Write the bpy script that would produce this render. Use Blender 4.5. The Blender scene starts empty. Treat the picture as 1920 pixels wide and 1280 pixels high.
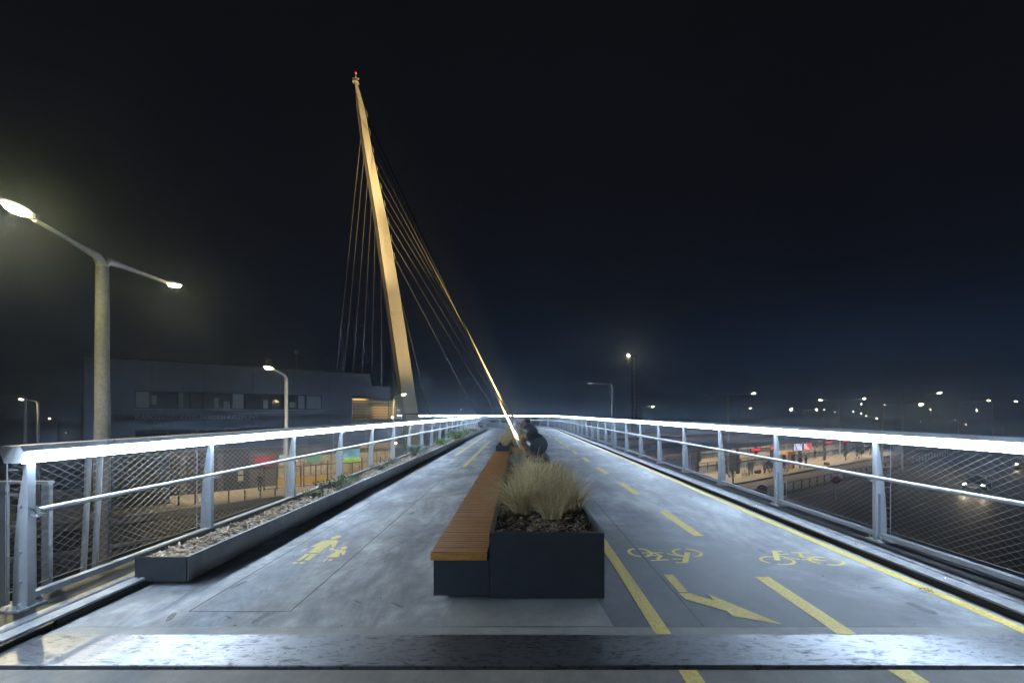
import bpy, math, random
from mathutils import Vector, Matrix
from math import sin, cos, pi, radians as R, sqrt
random.seed(7)
S = bpy.context.scene
COL = S.collection

# ------------------------------------------------------------------ camera
CAMZ = 1.6
cd = bpy.data.cameras.new('camera'); cam = bpy.data.objects.new('camera', cd); COL.objects.link(cam)
cam.location = (0, 0, CAMZ); cam.rotation_euler = (R(90), 0, 0)
cd.lens = 16; cd.sensor_width = 36; cd.sensor_fit = 'HORIZONTAL'
cd.shift_x = -0.0057; cd.shift_y = 0.0703
cd.clip_start = 0.05; cd.clip_end = 4000
S.camera = cam

# ------------------------------------------------------------------ night sky
w = bpy.data.worlds.new('World'); S.world = w; w.use_nodes = True
nt = w.node_tree; N = nt.nodes; L = nt.links; N.clear()
wo = N.new('ShaderNodeOutputWorld'); bg = N.new('ShaderNodeBackground')
tc = N.new('ShaderNodeTexCoord'); sep = N.new('ShaderNodeSeparateXYZ'); rmp = N.new('ShaderNodeValToRGB')
L.new(tc.outputs['Generated'], sep.inputs[0]); L.new(sep.outputs['Z'], rmp.inputs[0])
e = rmp.color_ramp.elements
e[0].position = 0.0; e[0].color = (.0060, .0098, .0200, 1)
e[1].position = 0.75; e[1].color = (.0048, .0050, .0064, 1)
k = e.new(.12); k.color = (.0062, .0090, .0170, 1)
k = e.new(.32); k.color = (.0052, .0060, .0092, 1)
nz = N.new('ShaderNodeTexNoise'); nz.inputs['Scale'].default_value = 3
mx = N.new('ShaderNodeMixRGB'); mx.blend_type = 'MULTIPLY'; mx.inputs[0].default_value = .35
L.new(tc.outputs['Generated'], nz.inputs['Vector']); L.new(rmp.outputs[0], mx.inputs[1]); L.new(nz.outputs[0], mx.inputs[2])
# city glow low over the bus station: stronger to the right, fading with height
gx = N.new('ShaderNodeMapRange'); gx.inputs['From Min'].default_value = -.25; gx.inputs['From Max'].default_value = .62; L.new(sep.outputs['X'], gx.inputs[0])
gz_ = N.new('ShaderNodeMapRange'); gz_.inputs['From Min'].default_value = .26; gz_.inputs['From Max'].default_value = -.01; gz_.interpolation_type = 'SMOOTHERSTEP'; L.new(sep.outputs['Z'], gz_.inputs[0])
gm = N.new('ShaderNodeMath'); gm.operation = 'MULTIPLY'; L.new(gx.outputs[0], gm.inputs[0]); L.new(gz_.outputs[0], gm.inputs[1])
ga = N.new('ShaderNodeMixRGB'); ga.blend_type = 'ADD'; L.new(gm.outputs[0], ga.inputs[0]); L.new(mx.outputs[0], ga.inputs[1]); ga.inputs[2].default_value = (.011, .028, .064, 1)
L.new(ga.outputs[0], bg.inputs[0]); bg.inputs[1].default_value = 1.0
L.new(bg.outputs[0], wo.inputs[0])
S.view_settings.view_transform = 'Standard'; S.view_settings.look = 'None'
S.view_settings.exposure = 0.0; S.view_settings.gamma = 1
S.cycles.max_bounces = 6; S.cycles.diffuse_bounces = 3; S.cycles.glossy_bounces = 3
S.cycles.transmission_bounces = 4; S.cycles.volume_bounces = 0; S.cycles.transparent_max_bounces = 8
S.cycles.caustics_reflective = False; S.cycles.caustics_refractive = False
S.cycles.sample_clamp_indirect = 4.0; S.cycles.sample_clamp_direct = 0
S.cycles.use_denoising = True

LED = 74.0          # radiance of the handrail light strips
HAZE = 0.0022

# ------------------------------------------------------------------ materials
def mat(name, col, rough=.6, metal=0, emit=None, es=0, var=0, scale=4, bump=0, bscale=60, spec=.5, stretch=(1,1,1), col2=None, coord='Object'):
    m = bpy.data.materials.new(name); m.use_nodes = True
    t = m.node_tree; n = t.nodes; l = t.links; p = n['Principled BSDF']
    p.inputs['Base Color'].default_value = (*col, 1); p.inputs['Roughness'].default_value = rough
    p.inputs['Metallic'].default_value = metal
    p.inputs['Specular IOR Level'].default_value = spec
    if emit: p.inputs['Emission Color'].default_value = (*emit, 1); p.inputs['Emission Strength'].default_value = es
    if var or bump:
        c = n.new('ShaderNodeTexCoord'); mp = n.new('ShaderNodeMapping'); mp.inputs['Scale'].default_value = stretch
        l.new(c.outputs[coord], mp.inputs[0])
    if var:
        a = n.new('ShaderNodeTexNoise'); a.inputs['Scale'].default_value = scale; a.inputs['Detail'].default_value = 6
        a.inputs['Roughness'].default_value = .65
        l.new(mp.outputs[0], a.inputs['Vector'])
        r = n.new('ShaderNodeValToRGB'); r.color_ramp.elements[0].position = .32; r.color_ramp.elements[1].position = .68
        d = col2 or tuple(max(0, x*(1-var)) for x in col)
        r.color_ramp.elements[0].color = (*d, 1); r.color_ramp.elements[1].color = (*[min(1, x*(1+var*.5)) for x in col], 1)
        l.new(a.outputs[0], r.inputs[0]); l.new(r.outputs[0], p.inputs['Base Color'])
    if bump:
        b = n.new('ShaderNodeTexNoise'); b.inputs['Scale'].default_value = bscale; b.inputs['Detail'].default_value = 4
        l.new(mp.outputs[0], b.inputs['Vector'])
        q = n.new('ShaderNodeBump'); q.inputs['Strength'].default_value = bump; q.inputs['Distance'].default_value = .01
        l.new(b.outputs[0], q.inputs['Height']); l.new(q.outputs[0], p.inputs['Normal'])
    return m

def deck_material(name, light, dark, speck=.1, rough=(.42, .72), damp=False):
    """coated concrete: long streaks of dirt along the walkway, blotches, damp patches, sand grain"""
    m = bpy.data.materials.new(name); m.use_nodes = True
    t = m.node_tree; n = t.nodes; l = t.links; p = n['Principled BSDF']
    p.inputs['Specular IOR Level'].default_value = .22
    c = n.new('ShaderNodeTexCoord')
    def noise(sc, st, det=5, ro=.6, dist=0):
        mp = n.new('ShaderNodeMapping'); mp.inputs['Scale'].default_value = st; l.new(c.outputs['Object'], mp.inputs[0])
        a = n.new('ShaderNodeTexNoise'); a.inputs['Scale'].default_value = sc; a.inputs['Detail'].default_value = det
        a.inputs['Roughness'].default_value = ro; a.inputs['Distortion'].default_value = dist
        l.new(mp.outputs[0], a.inputs['Vector']); return a.outputs[0]
    def ramp(src, lo, hi, a=0, b=1):
        r = n.new('ShaderNodeMapRange'); r.inputs['From Min'].default_value = lo; r.inputs['From Max'].default_value = hi
        r.inputs['To Min'].default_value = a; r.inputs['To Max'].default_value = b; l.new(src, r.inputs[0]); return r.outputs[0]
    def mul(a, b):
        q = n.new('ShaderNodeMath'); q.operation = 'MULTIPLY'
        for i, x in ((0, a), (1, b)):
            if isinstance(x, (int, float)): q.inputs[i].default_value = x
            else: l.new(x, q.inputs[i])
        return q.outputs[0]
    big = ramp(noise(.55, (1, .7, 1), 8, .7, .7), .38, .57, .3, 1)
    streak = ramp(noise(1.7, (1.4, .40, 1), 9, .75, .6), .36, .60, .3, 1)
    mid = ramp(noise(6, (1, 1, 1), 8, .7), .25, .7, .72, 1)
    grain = ramp(noise(170, (1, 1, 1), 2, .8), .3, .7, 1-speck, 1+speck)
    f = mul(mul(big, streak), 1)
    if damp:
        # damp, worn area beside the planter with a wandering edge
        sx = n.new('ShaderNodeSeparateXYZ'); l.new(c.outputs['Object'], sx.inputs[0])
        def lin(src, k_, b_):
            q = n.new('ShaderNodeMath'); q.operation = 'MULTIPLY_ADD'; l.new(src, q.inputs[0]); q.inputs[1].default_value = k_; q.inputs[2].default_value = b_; return q.outputs[0]
        def comb(op, a, b):
            q = n.new('ShaderNodeMath'); q.operation = op; l.new(a, q.inputs[0]); l.new(b, q.inputs[1]); return q.outputs[0]
        dx = lin(sx.outputs['X'], .62, -.62*1.45); dy = lin(sx.outputs['Y'], .42, -.42*3.6)
        d2 = comb('ADD', comb('MULTIPLY', dx, dx), comb('MULTIPLY', dy, dy))
        wob = lin(noise(1.1, (1, 1.6, 1), 5, .65, 1.0), 2.6, -1.3)
        dd_ = comb('ADD', d2, wob)
        mk = ramp(dd_, .7, 1.9, .10, 1)
        f = mul(f, mk)
    pw_ = n.new('ShaderNodeMath'); pw_.operation = 'POWER'; l.new(f, pw_.inputs[0]); pw_.inputs[1].default_value = 1.1; f = pw_.outputs[0]
    mix = n.new('ShaderNodeMixRGB'); mix.inputs[1].default_value = (*dark, 1); mix.inputs[2].default_value = (*light, 1)
    l.new(f, mix.inputs[0])
    g = mul(mid, grain)
    cm = n.new('ShaderNodeMixRGB'); cm.blend_type = 'MULTIPLY'; cm.inputs[0].default_value = 1
    l.new(mix.outputs[0], cm.inputs[1]); cx = n.new('ShaderNodeCombineXYZ')
    for i in range(3): l.new(g, cx.inputs[i])
    l.new(cx.outputs[0], cm.inputs[2]); l.new(cm.outputs[0], p.inputs['Base Color'])
    l.new(ramp(f, 0, 1, rough[0], rough[1]), p.inputs['Roughness'])
    b = n.new('ShaderNodeBump'); b.inputs['Strength'].default_value = .35; b.inputs['Distance'].default_value = .006
    l.new(noise(130, (1, 1, 1), 3, .7), b.inputs['Height']); l.new(b.outputs[0], p.inputs['Normal'])
    return m

M = {}
M['deck'] = deck_material('deck_coating', (.56, .575, .59), (.10, .105, .112), .22, (.46, .9), True)
M['deck_bare'] = deck_material('bare_concrete', (.36, .36, .34), (.24, .235, .22), .12)
M['approach'] = deck_material('approach_concrete', (.30, .28, .25), (.17, .16, .145), .18, (.5, .8))
M['patch'] = deck_material('patched_coating', (.44, .455, .48), (.13, .135, .145), .25, (.6, .9))
M['white_steel'] = mat('grey_painted_steel', (.46, .49, .52), .4, .0, var=.12, scale=7, bump=.05)
M['galv'] = mat('galvanised_steel', (.42, .44, .46), .38, .75, var=.28, scale=14, bump=.06)
M['rail_grey'] = mat('satin_grey_handrail_profile', (.55, .57, .60), .5, .1, var=.15, scale=9)
M['pole_dark'] = mat('grey_bracket_steel', (.16, .165, .17), .5, .2)
M['stain'] = mat('dark_scuff', (.13, .135, .14), .7, var=.5, scale=30)
M['galv_dark'] = mat('weathered_beam', (.05, .05, .048), .6, .3, var=.4, scale=10, bump=.1)
M['kerb_pale'] = mat('worn_pale_lip', (.42, .44, .46), .42, .3, var=.35, scale=12, bump=.08)
M['stainless'] = mat('stainless_steel', (.50, .51, .53), .34, .8)
M['wire'] = mat('stainless_wire', (.46, .47, .50), .45, .3)
M['dark_rubber'] = mat('black_rubber_gap', (.012, .011, .010), .8)  # black of the joint rubber, also the painted shade of the kerb recess
M['kerb'] = mat('grey_kerb_coating', (.30, .31, .32), .6, var=.3, scale=9, bump=.1)
M['anthracite'] = mat('anthracite_coated_sheet', (.030, .034, .040), .4, .1, var=.2, scale=8, bump=.03, bscale=200)
M['planter_grey'] = mat('planter_side_sheet', (.115, .12, .125), .42, .3, var=.35, scale=5, bump=.05)
M['wood'] = mat('oiled_hardwood', (.44, .20, .042), .48, var=.45, scale=9, stretch=(.6, 9, 1), bump=.2, bscale=40)
M['soil'] = mat('dark_soil', (.022, .016, .011), .95, var=.5, scale=30, bump=.8, bscale=40)
M['chip'] = mat('bark_chip', (.24, .17, .11), .85, var=.75, scale=22, bump=.3)
M['chip_pale'] = mat('pale_bark_chip', (.46, .38, .28), .85, var=.6, scale=22, bump=.3)
M['yellow'] = mat('yellow_road_paint', (.72, .55, .11), .6, var=.25, scale=34, bump=.25, bscale=120, col2=(.50, .39, .11))
M['seam'] = mat('dark_seam', (.035, .035, .038), .8)
M['led'] = mat('led_strip', (.9, .95, 1), .4, emit=(.60, .77, 1.0), es=LED)
M['black'] = mat('black_powder_coat', (.022, .024, .028), .38, .1)
M['chrome'] = mat('bright_bracket', (.7, .7, .72), .25, 1)
M['lens_dark'] = mat('floodlight_glass', (.9, .8, .6), .3, emit=(1, .66, .28), es=14)
M['pylon'] = mat('pylon_white_paint', (.60, .58, .52), .55, var=.10, scale=.6, stretch=(1, 1, .3))
M['pylon_edge'] = mat('pylon_seam_dark', (.10, .10, .10), .7)
M['cable'] = mat('stay_cable_sheath', (.15, .14, .12), .7)
M['concrete_pole'] = mat('concrete_pole', (.19, .205, .235), .85, var=.25, scale=16, bump=.35, bscale=90)
M['pole_grey'] = mat('grey_pole', (.58, .59, .60), .5, .1, var=.1, scale=5)
M['lamp_on'] = mat('lamp_lens_lit', (1, .95, .8), .4, emit=(1.0, .84, .36), es=800)
M['lamp_far'] = mat('far_lamp_lens', (1, .95, .8), .4, emit=(1.0, .84, .50), es=240)
M['lamp_dim'] = mat('dim_lamp_lens', (.8, .8, .8), .4, emit=(1.0, .93, .78), es=.5)
M['soffit_lamp'] = mat('soffit_lamp', (1, .9, .7), .4, emit=(1.0, .84, .58), es=30)
M['red_beacon'] = mat('red_beacon', (1, .05, .05), .4, emit=(1.0, .03, .03), es=5)
M['orange_far'] = mat('orange_far_lamp', (1, .5, .1), .4, emit=(1.0, .42, .08), es=24)
M['red_light'] = mat('red_tail_lamp', (1, .02, .02), .3, emit=(1.0, .015, .02), es=5)
M['head_light'] = mat('car_headlamp', (1, .95, .8), .3, emit=(1.0, .88, .6), es=60)
M['facade'] = mat('dark_grey_facade_panel', (.165, .19, .245), .75, var=.08, scale=1.2)
M['facade_low'] = mat('ground_floor_wall', (.11, .105, .095), .8, var=.15, scale=1)
M['facade_pale'] = mat('pale_end_panel', (.30, .29, .25), .8, var=.1, scale=1)
M['soffit'] = mat('soffit_panel', (.32, .29, .24), .8, var=.05, scale=1)
M['frame_dark'] = mat('dark_window_frame', (.02, .022, .026), .5)
M['glass'] = mat('dark_window_glass', (.022, .03, .04), .07, 0, spec=.9)
M['blind'] = mat('pale_blind_behind_glass', (.30, .33, .37), .35, var=.1, scale=2)
M['louvre'] = mat('timber_louvre', (.40, .30, .09), .6, var=.2, scale=3)
M['louvre_glow'] = mat('lit_room_behind_louvres', (.5, .4, .25), .8, emit=(1, .72, .28), es=.05)
M['letters'] = mat('brushed_metal_letters', (.6, .62, .66), .5, .2)
M['pave'] = mat('sandy_paving', (.34, .29, .205), .85, var=.22, scale=1.5, bump=.3, bscale=8)
M['asphalt'] = mat('asphalt', (.040, .040, .042), .55, var=.35, scale=.8, bump=.3, bscale=30)
M['ground'] = mat('dark_ground', (.030, .032, .026), .95, var=.5, scale=.15, bump=.3, bscale=3)
M['grass_dark'] = mat('mown_verge', (.05, .045, .02), .95, var=.5, scale=1.5, bump=.5, bscale=20)
M['black_steel'] = mat('black_fence_steel', (.018, .018, .02), .5)
M['canopy'] = mat('canopy_fascia', (.55, .48, .36), .7, var=.12, scale=.7)
M['canopy_roof'] = mat('canopy_roof_sheet', (.10, .105, .115), .6, var=.1, scale=.5)
M['kiosk'] = mat('orange_kiosk_panel', (.50, .24, .03), .5, emit=(1, .45, .05), es=.10)
M['bus_red'] = mat('bus_dark_red', (.05, .008, .01), .35)
M['bus_grey'] = mat('bus_grey_panel', (.10, .095, .08), .4)
M['car_dark'] = mat('car_dark_paint', (.03, .035, .045), .25, .4)
M['car_silver'] = mat('car_silver_paint', (.22, .23, .25), .25, .5)
M['tyre'] = mat('tyre_rubber', (.015, .015, .015), .8)
M['skin'] = mat('skin', (.42, .25, .18), .6)
M['cloth_black'] = mat('black_clothes', (.012, .013, .018), .9, var=.3, scale=8)
M['cloth_navy'] = mat('navy_clothes', (.018, .025, .05), .9, var=.3, scale=8)
M['cloth_brown'] = mat('brown_clothes', (.07, .045, .03), .9, var=.3, scale=8)
M['cloth_grey'] = mat('grey_clothes', (.09, .09, .10), .9, var=.3, scale=8)
M['hair'] = mat('dark_hair', (.015, .010, .007), .8)
M['straw'] = mat('straw_grass_blade', (.60, .45, .19), .8, var=.35, scale=9)
M['straw_green'] = mat('green_gold_blade', (.33, .27, .08), .8, var=.4, scale=9)
M['straw_pale'] = mat('pale_feather_awn', (.78, .68, .44), .8, var=.2, scale=9)
M['fescue'] = mat('blue_fescue_blade', (.15, .23, .20), .75, var=.3, scale=9)
M['leaf'] = mat('leaf_green', (.09, .12, .04), .6, var=.5, scale=14)
M['leaf_bright'] = mat('leaf_bright_green', (.18, .27, .06), .55, var=.4, scale=14)
M['leaf_grey'] = mat('leaf_grey_green', (.16, .22, .17), .7, var=.4, scale=14)
M['leaf_rust'] = mat('leaf_rust', (.17, .085, .03), .7, var=.5, scale=14)  # orange spill of the floodlights put into the leaf colour
M['bark'] = mat('bark', (.05, .04, .03), .9, var=.4, scale=10)
def steel_plate():
    m = bpy.data.materials.new('worn_joint_plate'); m.use_nodes = True
    t = m.node_tree; n = t.nodes; l = t.links; p = n['Principled BSDF']
    p.inputs['Metallic'].default_value = .85
    c = n.new('ShaderNodeTexCoord')
    def noise(sc, st, det, dist=0):
        mp = n.new('ShaderNodeMapping'); mp.inputs['Scale'].default_value = st; mp.inputs['Rotation'].default_value = (0, 0, R(4)); l.new(c.outputs['Object'], mp.inputs[0])
        a = n.new('ShaderNodeTexNoise'); a.inputs['Scale'].default_value = sc; a.inputs['Detail'].default_value = det
        a.inputs['Roughness'].default_value = .7; a.inputs['Distortion'].default_value = dist
        l.new(mp.outputs[0], a.inputs['Vector']); return a.outputs[0]
    a = noise(6, (.9, 1.6, 1), 10, 2.2); b = noise(22, (.35, 1.6, 1), 8, 1.2)
    s = n.new('ShaderNodeMath'); s.operation = 'ADD'; l.new(a, s.inputs[0]); l.new(b, s.inputs[1])
    r = n.new('ShaderNodeValToRGB'); r.color_ramp.elements[0].position = .78; r.color_ramp.elements[1].position = 1.18
    r.color_ramp.elements[0].color = (.045, .045, .045, 1); r.color_ramp.elements[1].color = (.24, .245, .26, 1)
    l.new(s.outputs[0], r.inputs[0]); l.new(r.outputs[0], p.inputs['Base Color'])
    q = n.new('ShaderNodeMapRange'); q.inputs['From Min'].default_value = .7; q.inputs['From Max'].default_value = 1.25
    q.inputs['To Min'].default_value = .5; q.inputs['To Max'].default_value = .27
    l.new(s.outputs[0], q.inputs[0]); l.new(q.outputs[0], p.inputs['Roughness'])
    bp = n.new('ShaderNodeBump'); bp.inputs['Strength'].default_value = .25; bp.inputs['Distance'].default_value = .004
    l.new(a, bp.inputs['Height']); l.new(bp.outputs[0], p.inputs['Normal'])
    return m
M['plate'] = steel_plate()

# ------------------------------------------------------------------ helpers
def tag(o, label=None, cat=None, group=None, kind=None):
    if label: o['label'] = label
    if cat: o['category'] = cat
    if group: o['group'] = group
    if kind: o['kind'] = kind
    return o
def empty(name, loc=(0, 0, 0), rz=0, **kw):
    o = bpy.data.objects.new(name, None); COL.objects.link(o); o.location = loc; o.rotation_euler = (0, 0, rz)
    o.empty_display_size = .2
    return tag(o, **kw)
def copy_tree(o, parent=None):
    c = o.copy(); COL.objects.link(c)
    if parent is not None: c.parent = parent
    for ch in list(o.children): copy_tree(ch, c)
    return c

class MB:
    def __init__(s): s.v = []; s.f = []; s.mi = []
    def add(s, vs, fs, mi=0):
        b = len(s.v); s.v += [tuple(x) for x in vs]; s.f += [[b+i for i in f] for f in fs]; s.mi += [mi]*len(fs); return s
    def box(s, x0, x1, y0, y1, z0, z1, mi=0, mtx=None):
        vs = [(x0,y0,z0),(x1,y0,z0),(x1,y1,z0),(x0,y1,z0),(x0,y0,z1),(x1,y0,z1),(x1,y1,z1),(x0,y1,z1)]
        if mtx: vs = [mtx @ Vector(v) for v in vs]
        return s.add(vs, [(0,3,2,1),(4,5,6,7),(0,1,5,4),(1,2,6,5),(2,3,7,6),(3,0,4,7)], mi)
    def tube(s, pts, r, n=8, mi=0, cap=True):
        pts = [Vector(p) for p in pts]; rs = r if isinstance(r, (list, tuple)) else [r]*len(pts)
        vs = []; up = None
        for i, p in enumerate(pts):
            a = pts[max(0, i-1)]; b = pts[min(len(pts)-1, i+1)]; t = (b-a).normalized()
            if up is None: up = Vector((0,0,1)) if abs(t.z) < .9 else Vector((1,0,0))
            u = (up - t*up.dot(t)); u.normalize(); v = t.cross(u); up = u
            for k in range(n):
                q = 2*pi*(k+.5)/n; vs.append(p + (u*cos(q)+v*sin(q))*rs[i])
        fs = [(i*n+k, i*n+(k+1)%n, (i+1)*n+(k+1)%n, (i+1)*n+k) for i in range(len(pts)-1) for k in range(n)]
        if cap: fs += [tuple(range(n))[::-1], tuple((len(pts)-1)*n+k for k in range(n))]
        return s.add(vs, fs, mi)
    def prism(s, poly, axis, a, b, mi=0):
        """poly 2-D, extruded along axis ('x','y','z') from a to b"""
        n = len(poly)
        def P(p, t): return {'x': (t, p[0], p[1]), 'y': (p[0], t, p[1]), 'z': (p[0], p[1], t)}[axis]
        vs = [P(p, a) for p in poly] + [P(p, b) for p in poly]
        fs = [(i, (i+1)%n, n+(i+1)%n, n+i) for i in range(n)] + [tuple(range(n))[::-1], tuple(range(n, 2*n))]
        return s.add(vs, fs, mi)
    def ball(s, c, r, nu=10, nv=6, mi=0, sc=(1,1,1)):
        vs = [(c[0], c[1], c[2]-r*sc[2])]
        for j in range(1, nv):
            p = -pi/2 + pi*j/nv
            for i in range(nu):
                q = 2*pi*i/nu; vs.append((c[0]+r*sc[0]*cos(p)*cos(q), c[1]+r*sc[1]*cos(p)*sin(q), c[2]+r*sc[2]*sin(p)))
        vs.append((c[0], c[1], c[2]+r*sc[2])); T = len(vs)-1
        fs = [(0, 1+(i+1)%nu, 1+i) for i in range(nu)]
        for j in range(nv-2):
            for i in range(nu): fs.append((1+j*nu+i, 1+j*nu+(i+1)%nu, 1+(j+1)*nu+(i+1)%nu, 1+(j+1)*nu+i))
        fs += [(T, 1+(nv-2)*nu+i, 1+(nv-2)*nu+(i+1)%nu) for i in range(nu)]
        return s.add(vs, fs, mi)
    def build(s, name, mats, parent=None, smooth=False, bevel=0, **kw):
        me = bpy.data.meshes.new(name); me.from_pydata(s.v, [], s.f)
        if not isinstance(mats, (list, tuple)): mats = [mats]
        for m in mats: me.materials.append(m)
        if len(mats) > 1: me.polygons.foreach_set('material_index', s.mi)
        if smooth: me.polygons.foreach_set('use_smooth', [True]*len(me.polygons))
        me.update()
        o = bpy.data.objects.new(name, me); COL.objects.link(o)
        if parent is not None: o.parent = parent
        if bevel:
            b = o.modifiers.new('bevel', 'BEVEL'); b.width = bevel; b.segments = 2; b.limit_method = 'ANGLE'
        return tag(o, **kw)
def smooth_angle(o, deg=40):
    o.data.polygons.foreach_set('use_smooth', [True]*len(o.data.polygons))
    try:
        o.data.set_sharp_from_angle(angle=R(deg))
    except Exception: pass
    return o

# ------------------------------------------------------------------ the walkway's line: straight, then curving left
SB, RC = 44.0, 17.0
def track(s, x, z=0.0):
    if s <= SB: return Vector((x, s, z))
    th = (s-SB)/RC
    return Vector((-RC+(RC+x)*cos(th), SB+(RC+x)*sin(th), z))
def heading(s): return 0 if s <= SB else (s-SB)/RC
def samples(s0, s1, step=1.0, straight=None):
    out = [s0]
    if straight:
        k = s0
        while k + straight < min(s1, SB): k += straight; out.append(k)
    if s0 < SB < s1:
        if SB-out[-1] > .01: out.append(SB)
    if s1 > SB:
        a = max(s0, SB); n = max(1, int((s1-a)/step)); out += [a+(s1-a)*i/n for i in range(1, n+1)]
    else: out.append(s1)
    return out
def sweep(mb, prof, s0, s1, step=1.0, straight=None, caps=True, mi=0, closed=True):
    ss = samples(s0, s1, step, straight); n = len(prof)
    vs = [track(s, x, z) for s in ss for (x, z) in prof]
    m = n if closed else n-1
    fs = [(i*n+k, i*n+(k+1)%n, (i+1)*n+(k+1)%n, (i+1)*n+k) for i in range(len(ss)-1) for k in range(m)]
    if caps and closed: fs += [tuple(range(n))[::-1], tuple((len(ss)-1)*n+k for k in range(n))]
    mb.add(vs, fs, mi); return mb
S_END = SB + RC*2.35
GZ = -6.0                                  # ground level under the bridge
def W(px, Y, py=775, z=None):             # a point seen at photo column px at real distance Y
    return Vector(((px-971)*Y/853.3, Y, z if z is not None else CAMZ-(py-775)*Y/853.3))

# ------------------------------------------------------------------ structure: ground and deck
g = MB(); g.box(-760, 860, -300, 1150, GZ-.4, GZ-.02); g.build('ground', M['ground'], kind='structure')

deck = MB()
sweep(deck, [(-3.5, 0), (-3.5, -.12), (-4.1, -.12), (-4.1, -.55), (4.5, -.55), (4.5, -.12), (3.87, -.12), (3.87, 0)], 3.42, S_END, .8)
deck = deck.build('bridge_deck', M['deck'], kind='structure')
ap = MB(); ap.box(-7.5, 7.5, -4, 2.845, -.5, 0.0)
approach = ap.build('approach_path', M['approach'], kind='structure')
j = MB(); j.box(-3.45, 3.86, 3.285, 3.415, -.3, .0008); j.build('concrete_lip', M['deck_bare'], deck)
j = MB(); j.box(-3.45, 3.86, 2.875, 3.28, -.3, .012)
j.build('joint_plate', M['plate'], deck, bevel=.006)
j = MB(); j.box(-4.05, 4.45, 2.845, 2.875, -.3, -.02); j.build('joint_gap', M['dark_rubber'], deck)
j = MB()
j.add([(-.60, 3.42, .004), (.72, 3.42, .004), (.68, 3.97, .004), (-.55, 3.97, .004)], [(0,1,2,3)])
j.build('bare_slab', M['deck_bare'], deck)
def strip(mb, x0, x1, s0, s1, z=.003):
    sweep(mb, [(x0, z), (x1, z)], s0, s1, .8, closed=False)
y = MB(); strip(y, 3.68, 3.79, 3.3, S_END); y.build('edge_line', M['yellow'], deck)
y = MB(); strip(y, 1.0, 1.115, 3.30, 40); y.build('edge_line', M['yellow'], deck)
y = MB(); strip(y, 1.0, 1.115, .5, 2.84, .004); y.build('edge_line', M['yellow'], approach)
y = MB(); strip(y, 2.31, 2.45, 1.6, 2.84, .004); y.build('dashed_line', M['yellow'], approach)
y = MB(); strip(y, 2.32, 2.46, 3.30, 4.46)
k = 5.94
while k < S_END-2:
    if k < 30 : strip(y, 2.30, 2.44, k, k+1.5)
    else: strip(y, 2.1, 2.24, k, k+1.5)
    k += 3.06
y.build('dashed_line', M['yellow'], deck)
y = MB(); strip(y, -1.69, -1.57, 13.65, 26.8); strip(y, -2.44, -2.32, 17.3, 31); y.build('lane_line', M['yellow'], deck)

def gp(px, py, z=0.0):
    Y = (CAMZ-z)*853.3/(py-775); return ((px-971)*Y/853.3, Y)
def flat(mb, pts, z=.003): mb.add([(x, yy, z) for x, yy in pts], [tuple(range(len(pts)))])
def stroke(mb, pts, wd, z=.003):
    pts = [Vector((p[0], p[1])) for p in pts]; n = len(pts); vs = []
    for i, p in enumerate(pts):
        a = pts[max(0, i-1)]; b = pts[min(n-1, i+1)]; t = (b-a).normalized(); q = Vector((-t.y, t.x))*wd/2
        vs += [(p.x+q.x, p.y+q.y, z), (p.x-q.x, p.y-q.y, z)]
    mb.add(vs, [(2*i, 2*i+1, 2*i+3, 2*i+2) for i in range(n-1)])
# arrow
y = MB()
flat(y, [gp(1244,1077), gp(1262,1077), gp(1290,1110), gp(1273,1110)], .0030)
A = [gp(*p) for p in [(1273,1111.8),(1294,1111.8),(1338.5,1125),(1362,1145),(1285,1122.7)]]
flat(y, A, .0031)
flat(y, [gp(*p) for p in [(1338.5,1125),(1328,1113),(1466,1170),(1374,1154.5),(1362,1145)]], .0031)
y.build('arrow_marking', M['yellow'], deck)
# bicycle symbols (drawn on the ground in metres)
def bz(x, yy): return gp(1160+x/4.364, 1000+yy/4.364)
def arc(c, r, a0, a1, n=18): return [(c[0]+r*cos(R(a0+(a1-a0)*i/n)), c[1]+r*sin(R(a0+(a1-a0)*i/n))) for i in range(n+1)]
def wheel(mb, x0, x1, y0, y1, a0, wd=.036):
    cx, cy = bz((x0+x1)/2, (y0+y1)/2); l, _ = bz(x0, (y0+y1)/2); r, _ = bz(x1, (y0+y1)/2)
    _, t = bz((x0+x1)/2, y0); _, b = bz((x0+x1)/2, y1)
    rx = (r-l)/2-wd/2; ry = (t-b)/2-wd/2; cy = (t+b)/2
    for s0, s1 in ((a0, a0+158), (a0+180, a0+338)):
        pts = [(cx+rx*cos(R(s0+(s1-s0)*i/18)), cy+ry*sin(R(s0+(s1-s0)*i/18))) for i in range(19)]
        stroke(mb, pts, wd)
y = MB(); wheel(y, 75, 275, 120, 192, 100); wheel(y, 440, 685, 122, 194, 100)
for pts, wd in (([(190,158),(300,156),(368,158)], .03), ([(285,158),(352,182),(318,208)], .04), ([(262,221),(410,214)], .035), ([(318,205),(335,222)], .03),
                ([(395,163),(470,180),(545,190)], .03), ([(564,153),(545,236)], .06), ([(440,208),(550,210)], .028), ([(468,237),(556,238)], .035), ([(230,172),(345,186)], .03)):
    stroke(y, [bz(*p) for p in pts], wd, .0031+.0006*random.random())
y.build('bicycle_symbol', M['yellow'], deck)
y = MB(); wheel(y, 1160, 1440, 184, 258, 65); wheel(y, 1560, 1840, 188, 262, 65)
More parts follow.
